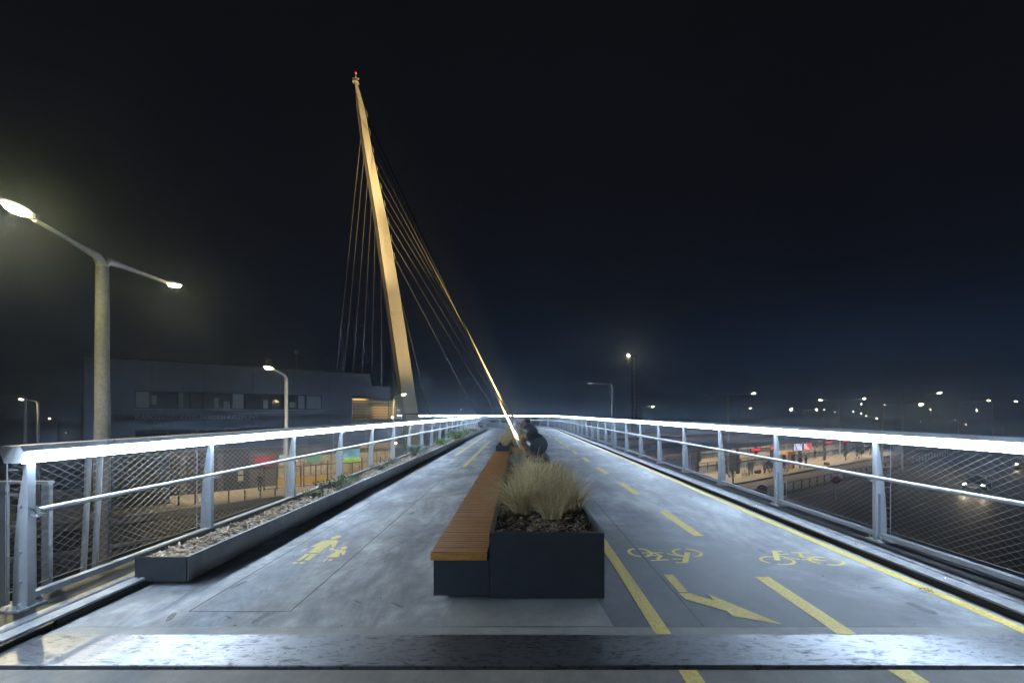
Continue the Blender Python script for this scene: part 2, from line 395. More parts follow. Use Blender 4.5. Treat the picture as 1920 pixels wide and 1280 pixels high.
for pts, wd in (([(1275,140),(1300,220)], .06), ([(1260,145),(1340,146)], .035), ([(1290,170),(1392,168)], .03), ([(1290,175),(1350,190),(1480,212)], .03),
                ([(1412,156),(1552,158)], .035), ([(1480,160),(1500,195),(1545,200)], .04), ([(1500,212),(1600,214),(1700,222)], .03), ([(1560,190),(1590,205)], .035), ([(1545,200),(1640,212)], .025)):
    stroke(y, [bz(*p) for p in pts], wd, .0031+.0006*random.random())
y.build('bicycle_symbol', M['yellow'], deck)
# adult and child symbol
def pz(x, yy): return gp(540+x/12.8, 980+yy/12.8)
y = MB()
for poly in ([(1020,380),(1060,345),(1150,310),(1230,295),(1285,310),(1270,345),(1190,375),(1100,392),(1040,398)],
             [(905,415),(1215,410),(1190,470),(1125,570),(1050,575),(1045,530),(1035,515),(770,700),(745,715),(495,715),(545,670),(705,545),(655,575),(520,578),(640,530),(820,435)],
             [(295,688),(420,620),(495,608),(400,665),(350,688)], [(215,905),(425,742),(550,742),(290,905)], [(385,898),(560,742),(715,742),(500,898)],
             [(90,975),(150,935),(255,935),(170,982)], [(270,975),(300,940),(430,932),(360,975)],
             [(985,655),(1030,590),(1110,590),(1100,640),(1110,655)], [(1250,635),(1290,580),(1380,565),(1435,575),(1410,610),(1340,635)],
             [(1110,640),(1395,658),(1355,765),(1305,765),(1280,710),(1255,715),(1215,820),(905,828),(1150,690),(1125,665)],
             [(820,930),(905,855),(965,850),(860,938)], [(950,915),(1010,865),(1080,855),(1040,910)]):
    flat(y, [pz(*p) for p in poly], .0031)
y.build('pedestrian_symbol', M['yellow'], deck)
j = MB()
for x0, x1, y0, y1 in ((.85, 2.05, 6.7, 8.4), (.9, 1.9, 9.4, 10.6), (-1.78, -1.1, 5.6, 6.6), (-1.3, -.85, 7.3, 8.2), (-2.6, -1.95, 9.0, 10.5), (1.2, 2.2, 13.2, 15.5)):
    j.add([(x0, y0, .0018), (x1, y0+.03, .0018), (x1+.02, y1, .0018), (x0-.03, y1-.04, .0018)], [(0,1,2,3)])
j.build('coating_patch', M['patch'], deck)
# thin seams in the coating
y = MB()
for a, b in (((-1.84, 3.68), (-1.84, 40)), ((-2.66, 3.68), (-2.66, 40)), ((-2.66, 3.68), (-1.84, 3.68)), ((1.4, 3.42), (1.4, 9)), ((-3.05, 13.5), (-.7, 13.5)), ((-.75, 12.2), (-1.6, 13.5)), ((1.12, 9.4), (3.7, 9.4)), ((-3.05, 22), (-.75, 22)), ((1.12, 18), (3.7, 18))):
    stroke(y, [a, b], .010, .0022)
y.build('seam', M['seam'], deck)
# small scribble on the right edge line
y = MB()
for pts in ([(820,690),(835,681),(880,684)], [(850,684),(868,700)], [(838,700),(848,708),(870,706)], [(872,690),(890,708)], [(890,694),(912,711)], [(880,686),(905,692)]):
    stroke(y, [gp(1480+a/3.368, 900+b/3.368) for a, b in pts], .010, .0046)
y.build('scribble', M['seam'], deck)
y = MB(); rs = random.Random(4)
for i in range(46):
    a = rs.uniform(-2.9, 3.6); b = 3.5+rs.random()**1.4*9
    if -.8 < a < .85: continue
    L1 = rs.uniform(.03, .13); W1 = L1*rs.uniform(.15, .5); q = rs.uniform(-.6, .6)+(pi/2 if i % 2 else 0)
    pts = [(a+cos(q)*L1*cos(t)*rs.uniform(.6, 1)-sin(q)*W1*sin(t)*rs.uniform(.5, 1), b+sin(q)*L1*cos(t)+cos(q)*W1*sin(t)*rs.uniform(.5, 1)) for t in [2*pi*k_/9 for k_ in range(9)]]
    y.add([(p_[0], p_[1], .0026) for p_ in pts], [tuple(range(9))])
y.build('stain', M['stain'], deck)
# debris on the deck (leaves, grit)
y = MB()
for i in range(150):
    a = random.uniform(-3.0, 3.7); b = 3.4+random.random()**1.6*14
    if -.75 < a < .8: continue
    sz = random.uniform(.004, .014); q = random.uniform(0, pi)
    y.add([(a+sz*cos(q+t)*(1 if t % 3 else .5), b+sz*sin(q+t), .008+.006*random.random()) for t in (0, 1.6, 3.1, 4.7)], [(0,1,2,3)])
y.build('leaf_litter', M['seam'], label='tiny dark leaves and grit scattered over the walkway', cat='litter', kind='stuff')

# kerbs and steel edge beams
def kerb(sg, name, xs, label):
    r = empty(name, (0, 0, 0), label=label, cat='kerb')
    a, b, c, d = xs
    m = MB(); sweep(m, [(sg*(a-.002), .058), (sg*(a-.002), -.1), (sg*(a+.03), -.1), (sg*(a+.03), .058)], 3.42, S_END, .8); m.build('shadow_gap', M['dark_rubber'], r)  # black strip painted in for the shade under the ledge
    m = MB(); sweep(m, [(sg*(a-.006), .06), (sg*(a-.006), .078), (sg*(a+.01), .084), (sg*b, .084), (sg*b, .05), (sg*(b-.03), .05), (sg*(b-.03), .06)], 2.9, S_END, .8); m.build('ledge', M['kerb'], r)
    m = MB(); sweep(m, [(sg*(c+.08), -.3), (sg*(c+.08), .0505), (sg*d, .0505), (sg*(d+.02), .04), (sg*(d+.02), -.3)], 2.6, S_END, .8); o = m.build('edge_beam', M['galv_dark'], r)
    m = MB(); sweep(m, [(sg*c, -.1), (sg*c, .02), (sg*(c+.010), .040), (sg*(c+.03), .052), (sg*(c+.079), .052), (sg*(c+.079), -.1)], 2.6, S_END, .8); smooth_angle(m.build('rounded_lip', M['kerb_pale'], r), 50)
    m = MB(); sweep(m, [(sg*(b-.029), -.1), (sg*(b-.029), .012), (sg*(c-.001), .012), (sg*(c-.001), -.1)], 2.9, S_END, .8); m.build('gutter', M['galv_dark'], r)
    m = MB()
    for i in range(12):
        p = track(4.2+i*1.1, sg*(b-.06), .084); m.ball(p, .014, 8, 4, sc=(1, 1, .6))
    m.build('bolt', M['chrome'], r)
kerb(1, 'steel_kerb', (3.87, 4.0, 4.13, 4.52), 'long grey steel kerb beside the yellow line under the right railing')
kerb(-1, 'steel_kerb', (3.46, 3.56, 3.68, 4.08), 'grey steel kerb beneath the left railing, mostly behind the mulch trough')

# ------------------------------------------------------------------ railings
def railing(sg, X, s0, s1, top, label, first=True, sp=2.15):
    """posts every sp metres; local x runs outwards. X is the distance of the inner face of the posts"""
    r = empty('bridge_railing', (sg*X, s0, 0), label=label, cat='railing')
    inv = Matrix.Translation((-sg*X, -s0, 0))
    def fin(m, name, ma, **kw):
        m.v = [tuple(inv @ Vector(v)) for v in m.v]; return m.build(name, ma, r, **kw)
    B = .052; H = top-.13
    # post mesh
    p = MB()
    p.prism([(0, B+.016), (.135, B+.016), (.13, .35), (.112, .65), (.085, .92), (.05, 1.12), (.025, H), (0, H)], 'y', -.007, .007)
    p.box(-.012, -.0005, -.03, .03, B+.016, H-.02)
    p.box(.03, .042, -.045, -.0075, B+.1, .62)
    p.box(-.03, .19, -.11, .11, B+.0005, B+.016)
    for a in (-.0, .155):
        for b in (-.085, .085):
            p.tube([(a, b, B+.016), (a, b, B+.05)], .011, 6); p.ball((a, b, B+.052), .013, 8, 4)
    for z in (.26, .5, .86): p.tube([(.07, -.02, z), (.07, .02, z)], .014, 6)
    for z in (.2, .45, .7, .95, 1.15): p.tube([(.10, 0, z), (.19, 0, z)], .005, 5)
    pw = p.build('post', M['white_steel'])
    br = MB(); br.box(-.045, .0, -.022, .022, .775, .79); br.tube([(-.04, 0, .782), (-.07, .0, .775), (-.085, 0, .79), (-.085, 0, .81)], .008, 6)
    br.tube([(-.04, -.03, .80), (-.085, -.05, .79), (-.085, -.05, .81)], .006, 6)
    brk = br.build('handrail_bracket', M['stainless'])
    R0 = RC+sg*X
    ss = []; s = s0
    while s <= s1+.01:
        ss.append(s); s += sp if s < SB else sp*RC/R0
    for i, s in enumerate(ss):
        o = pw if i == 0 else pw.copy(); b = brk if i == 0 else brk.copy()
        if i: COL.objects.link(o); COL.objects.link(b)
        q = track(s, sg*X)
        o.parent = r; o.location = inv @ q; o.rotation_euler = (0, 0, heading(s)+(0 if sg > 0 else pi))
        b.parent = o
    sE = ss[-1]
    def P(x): return sg*(X+x)
    t = top
    prof = [(P(-.075), t-.045), (P(-.05), t), (P(.085), t), (P(.11), t-.045), (P(.075), t-.135), (P(-.035), t-.135)]
    m = MB(); sweep(m, prof, s0-.12, sE+.1, .5, 2.15); fin(m, 'top_rail', M['rail_grey'])
    m = MB()
    # light strips: one lens per bay with a hairline joint
    for a, b in zip([ss[0]-.10]+ss[1:], ss[1:]+[sE+.08]):
        sweep(m, [(P(-.079), t-.048), (P(-.0790+.0), t-.060), (P(-.045), t-.1385), (P(-.028), t-.1385), (P(-.028), t-.1352), (P(-.039), t-.1352), (P(-.071), t-.05)], a+.012, b-.012, .6)
    fin(m, 'light_strip', M['led'])
    m = MB(); pts = [track(s, P(-.085), .835) for s in samples(s0+(-.02 if first else -.1), sE, .5, 4.3)]
    m.tube(pts, .0225, 12); o = fin(m, 'handrail', M['stainless']); smooth_angle(o)
    m = MB(); sweep(m, [(P(.02), .105), (P(.02), .155), (P(.085), .155), (P(.085), .105)], s0, sE, .5); fin(m, 'bottom_rail', M['white_steel'])
    # wire net
    m = MB(); cw, z0, z1 = .115, .16, t-.14; run = (z1-z0)*cw/.066; xo = P(.185); wr = .0015
    for d in (1, -1):
        s = s0-run
        while s < sE+run:
            a, b = s, s+run; za, zb = (z0, z1) if d > 0 else (z1, z0)
            if b > s0 and a < sE:
                ca, cb = max(a, s0), min(b, sE)
                f0, f1 = (ca-a)/run, (cb-a)/run
                n = 1 if cb < SB else 5
                pts = [track(ca+(cb-ca)*i/n, xo+d*.001, za+(zb-za)*(f0+(f1-f0)*i/n)) for i in range(n+1)]
                m.tube(pts, wr, 3, cap=False)
            s += cw
    for z in (z0, z1): m.tube([track(s, xo, z) for s in samples(s0, sE, .6)], .004, 4)
    for s in ss: m.tube([track(s, xo, z0-.03), track(s, xo, z1+.01)], .005, 5)
    fin(m, 'wire_net', M['wire'])
    return r
RL = railing(-1, 3.90, 3.64, S_END-1, 1.350, 'left railing with cold light strip and wire net, starting at the foreground post')
RR = railing(1, 4.36, 1.25, S_END-1, 1.395, 'right railing with glowing top strip along the cycle lane, sweeping left in the distance', False)
RA = railing(-1, 3.98, -3.2, 3.3, 1.350, 'end of the approach railing, its handrail just showing at the left edge', False)
m = MB()
for pts in ([(0,0),(.0,.05)], [(-.02,.05),(.03,.05)], [(.05,0),(.065,.05),(.085,0)], [(.055,.02),(.08,.02)]):
    m.tube([(0.004+.0*0, a, .02+b*.7) for a, b in pts], .0018, 4)
o = m.build('scribble', M['seam'], RL); o.location = (.062, .62, 1.300)

# ------------------------------------------------------------------ left mulch trough
def trough(name, label, prof_fn, parts): pass
lp = empty('planter_trough', (-3.3, 4.23, 0), label='long narrow grey trough of bark mulch along the left railing', cat='planter')
def rel(m, o): m.v = [(v[0]-o.location.x, v[1]-o.location.y, v[2]-o.location.z) for v in m.v]; return m
m = MB()
sE = S_END-1
for a, b in [(4.23+3.2*i, 4.23+3.2*(i+1)-.006) for i in range(12)] + [(4.23+38.4, sE)]:
    sweep(m, [(-3.075, .045), (-3.062, .045), (-3.062, .272), (-3.09, .272), (-3.09, .262), (-3.075, .262)], a, b, .8)
rel(m, lp).build('side_panel', M['planter_grey'], lp)
m = MB(); m.box(-3.55, -3.0755, 4.218, 4.23, .045, .272); rel(m, lp).build('end_panel', M['anthracite'], lp)
m = MB(); sweep(m, [(-3.56, .045), (-3.547, .045), (-3.547, .276), (-3.56, .276)], 4.23, sE, .8); rel(m, lp).build('back_panel', M['anthracite'], lp)
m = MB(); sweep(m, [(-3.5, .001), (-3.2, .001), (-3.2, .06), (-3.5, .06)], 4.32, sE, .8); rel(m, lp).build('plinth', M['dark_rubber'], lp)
m = MB(); sweep(m, [(-3.546, .22), (-3.091, .22)], 4.232, sE, .8, closed=False); rel(m, lp).build('soil', M['soil'], lp)
def chips(s0, s1, x0, x1, z, n, mats, name, label, size=.028, power=1.8):
    m = MB()
    for i in range(n):
        s = s0+(s1-s0)*random.random()**power; x = random.uniform(x0, x1)
        c = track(s, x, z+random.uniform(0, .022)); l = random.uniform(.5, 1.5)*size*(1+s/30); wd = l*random.uniform(.15, .4)
        q = random.uniform(0, pi); ti = random.uniform(-.5, .5); u = Vector((cos(q), sin(q), ti)).normalized()*l; v = Vector((-sin(q), cos(q), random.uniform(-.4, .4)))*wd
        h = Vector((0, 0, .004))
        m.add([c-u-v, c+u-v, c+u+v, c-u+v*.3, c-u+h, c+u+h], [(0,1,2,3), (4,5,1,0), (3,2,5,4)], random.choice((0, 0, 1)))
    return m.build(name, mats, label=label, cat='mulch', kind='stuff')
chips(4.26, sE, -3.53, -3.10, .225, 7500, [M['chip'], M['chip_pale']], 'bark_mulch', 'shredded bark chips filling the left trough')

# ------------------------------------------------------------------ middle planter, bench
mp = empty('median_planter', (.25, 3.9, 0), label='dark metal box planter down the middle of the bridge, beside the bench', cat='planter')
m = MB(); m.box(-.244, .742, 3.90, 3.912, .022, .577); m.build('front_panel', M['anthracite']); fp = COL.objects[-1] if False else bpy.data.objects['front_panel']; fp.parent = mp; fp.location = -mp.location
m = MB(); sweep(m, [(.730, .022), (.742, .022), (.742, .577), (.700, .577), (.700, .569), (.730, .569)], 3.912, sE, .8); rel(m, mp).build('side_panel', M['anthracite'], mp)
m = MB(); sweep(m, [(-.244, .022), (-.232, .022), (-.232, .569), (-.205, .569), (-.205, .577), (-.244, .577)], 3.912, 14.40, .8); rel(m, mp).build('side_panel', M['anthracite'], mp)
m = MB(); m.box(-.232, .7, 3.9125, 3.94, .567, .5765); rel(m, mp).build('rim', M['anthracite'], mp)
m = MB(); m.box(-.69, -.2445, 14.40, 14.412, .022, .585); m.box(-.69, -.2445, 14.412, 14.44, .575, .585); rel(m, mp).build('end_panel', M['anthracite'], mp)
m = MB(); sweep(m, [(-.69, .022), (-.678, .022), (-.678, .577), (-.655, .577), (-.655, .585), (-.69, .585)], 14.412, sE, .8); rel(m, mp).build('side_panel', M['anthracite'], mp)
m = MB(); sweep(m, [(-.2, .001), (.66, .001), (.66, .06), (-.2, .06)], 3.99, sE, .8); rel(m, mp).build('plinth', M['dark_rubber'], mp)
m = MB(); sweep(m, [(-.231, .50), (.729, .50)], 3.913, 14.41, .8, closed=False); sweep(m, [(-.677, .505), (.729, .505)], 14.415, sE, .8, closed=False); rel(m, mp).build('soil', M['soil'], mp)
chips(3.93, 14.3, -.22, .72, .505, 3600, [M['chip'], M['chip_pale']], 'bark_mulch', 'bark chips around the dry grasses in the front half of the middle planter', .022, 1.6)
chips(14.5, 50, -.66, .72, .51, 1200, [M['chip'], M['chip_pale']], 'bark_mulch', 'bark chips in the raised far half of the middle planter', .022, 1.2)

be = empty('bench', (-.5, 3.9, 0), label='long slatted brown wooden bench on a dark metal base beside the middle planter', cat='bench')
m = MB()
yy = 3.905
while yy < 14.38:
    h = random.uniform(-.001, .001); m.box(-.745+random.uniform(-.001, .001), -.262, yy, yy+.058, .376+h, .414+h); yy += .0655
rel(m, be).build('seat', M['wood'], be, bevel=.003)
m = MB(); m.box(-.744, -.263, 3.876, 3.902, .350, .410); rel(m, be).build('seat_edge_board', M['wood'], be, bevel=.003)
m = MB(); m.box(-.740, -.728, 3.905, 14.38, .345, .3745); m.box(-.55, -.5, 3.905, 14.38, .345, .3745); m.box(-.275, -.264, 3.905, 14.38, .345, .3745); rel(m, be).build('seat_frame', M['black'], be)
m = MB(); m.box(-.722, -.247, 3.897, 3.909, .043, .344); m.box(-.722, -.71, 3.909, 14.38, .043, .344); m.box(-.71, -.247, 3.909, 14.38, .33, .3445)
rel(m, be).build('base_panel', M['anthracite'], be)
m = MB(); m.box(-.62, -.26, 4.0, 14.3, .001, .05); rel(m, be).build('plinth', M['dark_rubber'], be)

# ------------------------------------------------------------------ grasses and plants
def blades(n, h, spread, lean, wdt=.0022, r0=.06, segs=5, seed=0, mi_w=(5, 3, 2), droop=.5):
    rd = random.Random(seed); m = MB(); tot = sum(mi_w)
    for i in range(n):
        q = rd.uniform(0, 2*pi); rr = r0*sqrt(rd.random()); b = Vector((rr*cos(q), rr*sin(q), 0))
        q2 = q+rd.gauss(0, .6); hh = h*rd.uniform(.45, 1.1); ln = spread*rd.uniform(.1, 1.1)*lean; w_ = wdt*rd.uniform(.6, 1.3)
        dx = Vector((cos(q2), sin(q2), 0)); sd = Vector((-sin(q2), cos(q2), 0)); vs = []; dr = droop*rd.uniform(.2, 1.2)
        tw = rd.uniform(-.4, .4)
        for k in range(segs+1):
            t = k/segs; p = b + dx*(ln*t**1.7*(1+.0)) + Vector((0, 0, hh*(t - dr*t**3*.6))) + sd*tw*ln*t*t
            ww = w_*(1-t*.85); s2 = sd*cos(q*3)+dx*sin(q*3)
            vs += [p-s2*ww, p+s2*ww]
        r_ = rd.uniform(0, tot); mi = 0 if r_ < mi_w[0] else (1 if r_ < mi_w[0]+mi_w[1] else 2)
        m.add(vs, [(2*k, 2*k+1, 2*k+3, 2*k+2) for k in range(segs)], mi)
    return m
straws = [M['straw'], M['straw_green'], M['straw_pale']]
protos = []
for sd in range(3):
    m = blades(560, .50, .38, 1, .0040, .11, 6, sd, (6, 3, 4), .8)
    rd = random.Random(50+sd)
    for i in range(150):
        q = rd.uniform(0, 2*pi); b = Vector((.08*cos(q), .08*sin(q), 0)); ln = rd.uniform(.12, .42); hh = rd.uniform(.38, .60); dx = Vector((cos(q), sin(q), 0)); sd_ = Vector((-sin(q), cos(q), 0))
        wv = rd.uniform(-.12, .12); dr = rd.uniform(.25, 1.3); vs = []
        for k in range(8):
            t = k/7; p = b+dx*ln*t**1.5+sd_*(wv*sin(t*3.0))+Vector((0, 0, hh*(t-dr*t**3.2*.62))); ww = .0024*(1-t*.7)
            vs += [p-sd_*ww, p+sd_*ww]
        m.add(vs, [(2*k, 2*k+1, 2*k+3, 2*k+2) for k in range(7)], 2 if i % 3 else 0)
    me = m.build('feather_grass', straws); protos.append(me)
def plant(src, loc, rz, sc, name=None, **kw):
    if src.get('used'):
        o = src.copy(); COL.objects.link(o)
    else: o = src; src['used'] = 1
    o.location = loc; o.rotation_euler = (0, 0, rz); o.scale = (sc[0], sc[0], sc[1]) if isinstance(sc, tuple) else (sc,)*3
    for k_ in ('label', 'category', 'group'):
        if k_ in o.keys(): del o[k_]
    return tag(o, **kw)
gr = [(.05, 4.95, 1.0), (.36, 4.72, 1.05), (.60, 5.05, 1.0), (.22, 5.35, 1.1), (.50, 5.6, 1.15), (.0, 5.8, 1.0), (.62, 6.2, .9), (.28, 6.2, 1.2), (.05, 6.7, 1.0), (.5, 7.0, 1.0), (.12, 7.6, .8), (.52, 8.1, .75), (.3, 8.8, .6)]
gl = ['dry feather grass tuft by the left rim, nearest the bench', 'frontmost straw coloured grass tuft with blades hanging over the planter edge', 'grass tuft in the front right corner region of the planter, green at its base',
      'bushy grass tuft in the second row of the clump, left of centre', 'tall bushy grass tuft in the second row, right of centre', 'thin blond grass tuft leaning over the bench slats in mid clump',
      'shorter grass tuft on the right rim behind the corner tuft', 'tallest pale grass tuft in the heart of the clump', 'grass tuft at the back left of the big clump', 'right rear grass tuft of the big clump, just before the smaller tufts behind it', 'smaller grass tuft behind the big clump, by the bench side', 'smaller grass tuft behind the big clump, by the cycle lane side', 'low grass tuft nearest the first floodlight']
for i, (x, yy, sc) in enumerate(gr):
    o = plant(protos[i % 3], (x, yy, .505), i*1.3, (sc*(.95, .8, .9, .82, .98)[i % 5], sc*(1.0, .78, .9, 1.1, .85, .7, 1.02)[i % 7]), label=gl[i], cat='ornamental grass', group='feather grass clump in the front planter')
    o.rotation_euler = ((.12, -.1, .2, -.05, .15)[i % 5], (-.2, .18, .22, -.15, .05, -.22, .25)[i % 7], i*1.3)
far = [(-.45, 15.6), (-.05, 15.9), (-.4, 17.2), (.1, 17.6), (-.45, 19.0), (-.1, 20.0), (-.4, 22.0), (.15, 24.5), (-.45, 27), (-.2, 31)]
for i, (x, yy) in enumerate(far):
    plant(protos[(i+1) % 3], (x, yy, .51), i*2.1, (.9, .9), label='pale dry grass tuft in the raised far half of the middle planter', cat='ornamental grass', group='far grasses in the middle planter')
fe = blades(700, .2, .16, 1, .0022, .06, 4, 11, (6, 1, 1), .3).build('blue_fescue', [M['fescue'], M['leaf_grey'], M['straw_pale']])
plant(fe, (-.02, 9.7, .505), 0, 1.25, label='round blue green fescue tuft beside the wooden bench, before the floodlight', cat='ornamental grass')
pf = blades(600, .26, .14, 1, .0022, .06, 4, 12, (6, 3, 1), .3).build('golden_grass', [M['straw'], M['leaf_rust'], M['straw_green']])
plant(pf, (.02, 11.0, .505), 0, 1.3, label='golden grass tuft lit orange just behind the blue fescue', cat='ornamental grass')
def leafy(n, r, h, ls, seed, upright=.3, aspect=2.2):
    rd = random.Random(seed); m = MB()
    for i in range(max(6, n//14)):
        q = rd.uniform(0, 2*pi); e_ = Vector((cos(q)*r*.8*rd.random(), sin(q)*r*.8*rd.random(), h*rd.uniform(.5, .95)))
        m.tube([(0, 0, 0), tuple(e_*.5+Vector((0, 0, h*.1))), tuple(e_)], .004, 4, 1)
    for i in range(n):
        u = rd.uniform(-1, 1); q = rd.uniform(0, 2*pi); rr = rd.random()**.4
        k_ = 1+.35*sin(q*3+seed)+.2*sin(q*7)
        c = Vector((r*rr*cos(q)*k_*sqrt(1-u*u*.7), r*rr*sin(q)*k_*sqrt(1-u*u*.7), h*.5+h*.5*u*rr))
        d = (Vector((cos(q), sin(q), rd.uniform(-.2, 1))) + Vector((rd.gauss(0, .6), rd.gauss(0, .6), upright+rd.gauss(0, .4)))).normalized()
        s2 = d.cross(Vector((rd.gauss(0, 1), rd.gauss(0, 1), rd.gauss(0, 1)))).normalized()
        l = ls*rd.uniform(.6, 1.3); wd = l/aspect/2
        m.add([c, c+d*l*.5+s2*wd, c+d*l, c+d*l*.5-s2*wd], [(0, 1, 2, 3)], 0)
    return m
lg = leafy(420, .22, .16, .045, 1).build('ground_plant', [M['leaf'], M['bark']])
lb = leafy(360, .22, .26, .075, 2).build('leafy_plant', [M['leaf_bright'], M['bark']])
lr = leafy(900, .32, .32, .07, 3, .9, 7).build('rosemary_bush', [M['leaf_grey'], M['bark']])
lv = leafy(300, .2, .14, .05, 4, .5, 4).build('silver_plant', [M['leaf_grey'], M['bark']])
lru = leafy(420, .22, .3, .07, 5).build('rust_plant', [M['leaf_rust'], M['bark']])
GP = 'low plants in the left trough'
plant(lg, (-3.3, 7.35, .235), 0, .8, label='small green creeping plant in the trough nearest the viewer', cat='plant', group=GP)
plant(lg, (-3.35, 8.35, .235), 1, (1.4, .9), label='spreading green creeping plant at the foot of the third left post', cat='plant', group=GP)
plant(lg, (-3.4, 9.1, .235), 2, (1.0, .9), label='green creeping plant just past the third left post', cat='plant', group=GP)
plant(lv, (-3.3, 10.9, .235), 0, 1.0, label='silver grey low plant in the trough before the rosemary bush', cat='plant', group=GP)
plant(lv, (-3.35, 12.2, .235), 2, 1.2, label='second silver grey low plant, nearer the rosemary bush', cat='plant', group=GP)
plant(lr, (-3.3, 14.6, .235), 0, (1.25, 1.15), label='bushy grey green rosemary standing up in the trough', cat='plant', group=GP)
plant(lr, (-3.4, 15.6, .235), 2, (1.0, .8), label='smaller rosemary bush just behind the bushy one', cat='plant', group=GP)
plant(lb, (-3.3, 19.4, .235), 0, 1.1, label='bright green leafy plant in the middle of the trough', cat='plant', group=GP)
plant(lb, (-3.3, 24.2, .235), 1, (1.9, 1.7), label='biggest bright green leafy plant, far along the trough', cat='plant', group=GP)
plant(lb, (-3.3, 29.5, .235), 3, (1.3, 1.2), label='bright green leafy plant beyond the biggest one', cat='plant', group=GP)
plant(lg, (-3.3, 34, .235), 3, 1.5, label='dark green plant far along the trough before its bend', cat='plant', group=GP)
plant(lg, (-3.35, 42, .235), 3, (1.8, 2.2), label='green plant at the bend of the trough', cat='plant', group=GP)
GR = 'rust coloured plants by the floodlights'
plant(lru, (.5, 11.7, .505), 0, .7, label='orange lit rusty plant under the nearest floodlight', cat='plant', group=GR)
for i, (x, yy, sc) in enumerate([(.2, 13.0, .7), (.15, 16.5, .8), (.0, 19.5, .9), (.1, 23, 1.0)]):
    plant(lru, (x, yy, .505), i, sc, label=['orange lit rusty plant between the two nearest floodlights', 'rusty plant beside the second floodlight', 'rusty plant between the second and third floodlights', 'rusty plant beside the farthest floodlight'][i], cat='plant', group=GR)
for i in range(7):
    s = 48+i*3.2; p = track(s, random.uniform(-.3, .4), .51)
    plant(lg, p, i, (1.3, 1.5), label='dark green plant in the planter where it bends left', cat='plant', group='plants at the planter bend')

# ------------------------------------------------------------------ floodlights on the median
PYT = Vector((-12.6, 43.0, 18))
def floodlight(x, yy, zc, rad, energy, target, label):
    r = empty('floodlight', (x, yy, .505), label=label, cat='floodlight', group='black floodlights in the middle planter')
    C = Vector((0, 0, zc-.505)); d = (Vector(target)-Vector((x, yy, zc))).normalized()
    ax = Vector((d.x*1.0, d.y, d.z))
    q = ax.to_track_quat('Z', 'Y').to_matrix().to_4x4(); T = Matrix.Translation(C) @ q
    m = MB(); n = 28; L_ = rad*1.1
    rings = [(-L_/2, rad*.94), (-L_/2+.02, rad), (L_/2-.03, rad), (L_/2-.03, rad*1.05), (L_/2, rad*1.05), (L_/2, rad*.9), (L_/2-.05, rad*.86)]
    vs = [T @ Vector((rr*cos(2*pi*k/n), rr*sin(2*pi*k/n), z)) for z, rr in rings for k in range(n)]
    fs = [(i*n+k, i*n+(k+1) % n, (i+1)*n+(k+1) % n, (i+1)*n+k) for i in range(len(rings)-1) for k in range(n)]
    fs += [tuple(range(n))[::-1]]
    m.add(vs, fs); smooth_angle(m.build('housing', M['black'], r), 35)
    m = MB(); m.add([T @ Vector((rad*.86*cos(2*pi*k/n), rad*.86*sin(2*pi*k/n), L_/2-.05)) for k in range(n)], [tuple(range(n))]); m.build('lens', M['lens_dark'], r)
    m = MB()
    side = q @ Vector((1, 0, 0)); side.z = 0; side.normalize()
    a = C+side*(rad+.012); b = C-side*(rad+.012); f_ = Vector((0, 0, 0))
    m.tube([a, Vector((a.x*.6, a.y*.6, .01)), Vector((b.x*.6, b.y*.6, .01)), b], .014, 6)
    m.tube([C+(q @ Vector((0, 0, -L_/2)))*.98, Vector((0, -.03, .0))+Vector((C.x, C.y-.18, 0))], .012, 6)
    m.box(-.14, .14, -.16, .1, .0, .012)
    m.build('bracket', M['pole_dark'], r)
    m = MB(); m.tube([T @ Vector((0, 0, -L_/2-.02)), T @ Vector((0, 0, -L_/2))], .03, 8); m.build('cable_gland', M['chrome'], r)
    ld = bpy.data.lights.new('floodlight_lamp', 'SPOT'); ld.energy = energy; ld.color = (1, .70, .30); ld.spot_size = R(20); ld.spot_blend = .9; ld.shadow_soft_size = .12
    lo = bpy.data.objects.new('floodlight_lamp', ld); COL.objects.link(lo); lo.parent = r
    lo.location = T @ Vector((0, 0, L_/2+.02)); dl = (Vector(target)-(Vector((x, yy, .505))+lo.location)); lo.rotation_euler = dl.to_track_quat('-Z', 'Y').to_euler()
    return r
floodlight(.46, 10.9, .86, .235, 60000, (-11.2, 42.3, 9.5), 'nearest black round floodlight standing in the middle planter')
floodlight(.45, 15.4, .98, .215, 120000, (-13.2, 43, 19.5), 'second black floodlight, just behind the nearest one')
floodlight(.42, 21.0, 1.10, .225, 120000, (-14.9, 43.5, 28.5), 'third and farthest black floodlight in the middle planter')

# ------------------------------------------------------------------ pylon and stay cables
py = empty('bridge_pylon', (-9.9, 42, GZ), label='tall tapering leaning bridge pylon lit golden from below', cat='pylon')
def rows():
    # (photo row, dark-left column, front edge column, right column) read at the pylon's own distance
    return [(1010, 789, 796, 828), (900, 772, 778, 808), (777, 752.5, 760, 785), (717, 744.5, 751, 775.5), (628, 731.5, 738, 762), (555, 721, 727.5, 750.5), (480, 710, 716, 738), (420, 702, 708, 728), (348, 690, 696, 712.5), (264, 676.5, 682, 695), (205, 668.5, 674, 685), (155, 663.8, 665.5, 671)]
m = MB(); vs = []; back = []; front_pts = []
RW = rows()
for (ry, a, b, c) in RW:
    f_ = (777-ry)/620; Y = 42+1.6*f_; dep = 1.5-1.0*max(0, f_)
    zz = CAMZ-(ry-775)*Y/853.3
    B_ = Vector(((b-971)*Y/853.3, Y, zz)); C_ = Vector(((c-971)*(Y+.25)/853.3, Y+.25, zz)); Ya = Y+dep; A_ = Vector(((a-971)*Ya/853.3, Ya, CAMZ-(ry-775)*Ya/853.3)); D_ = Vector(((c-2-971)*Ya/853.3, Ya, A_.z))
    vs += [B_, C_, D_, A_]; front_pts.append((B_, C_, D_, A_))
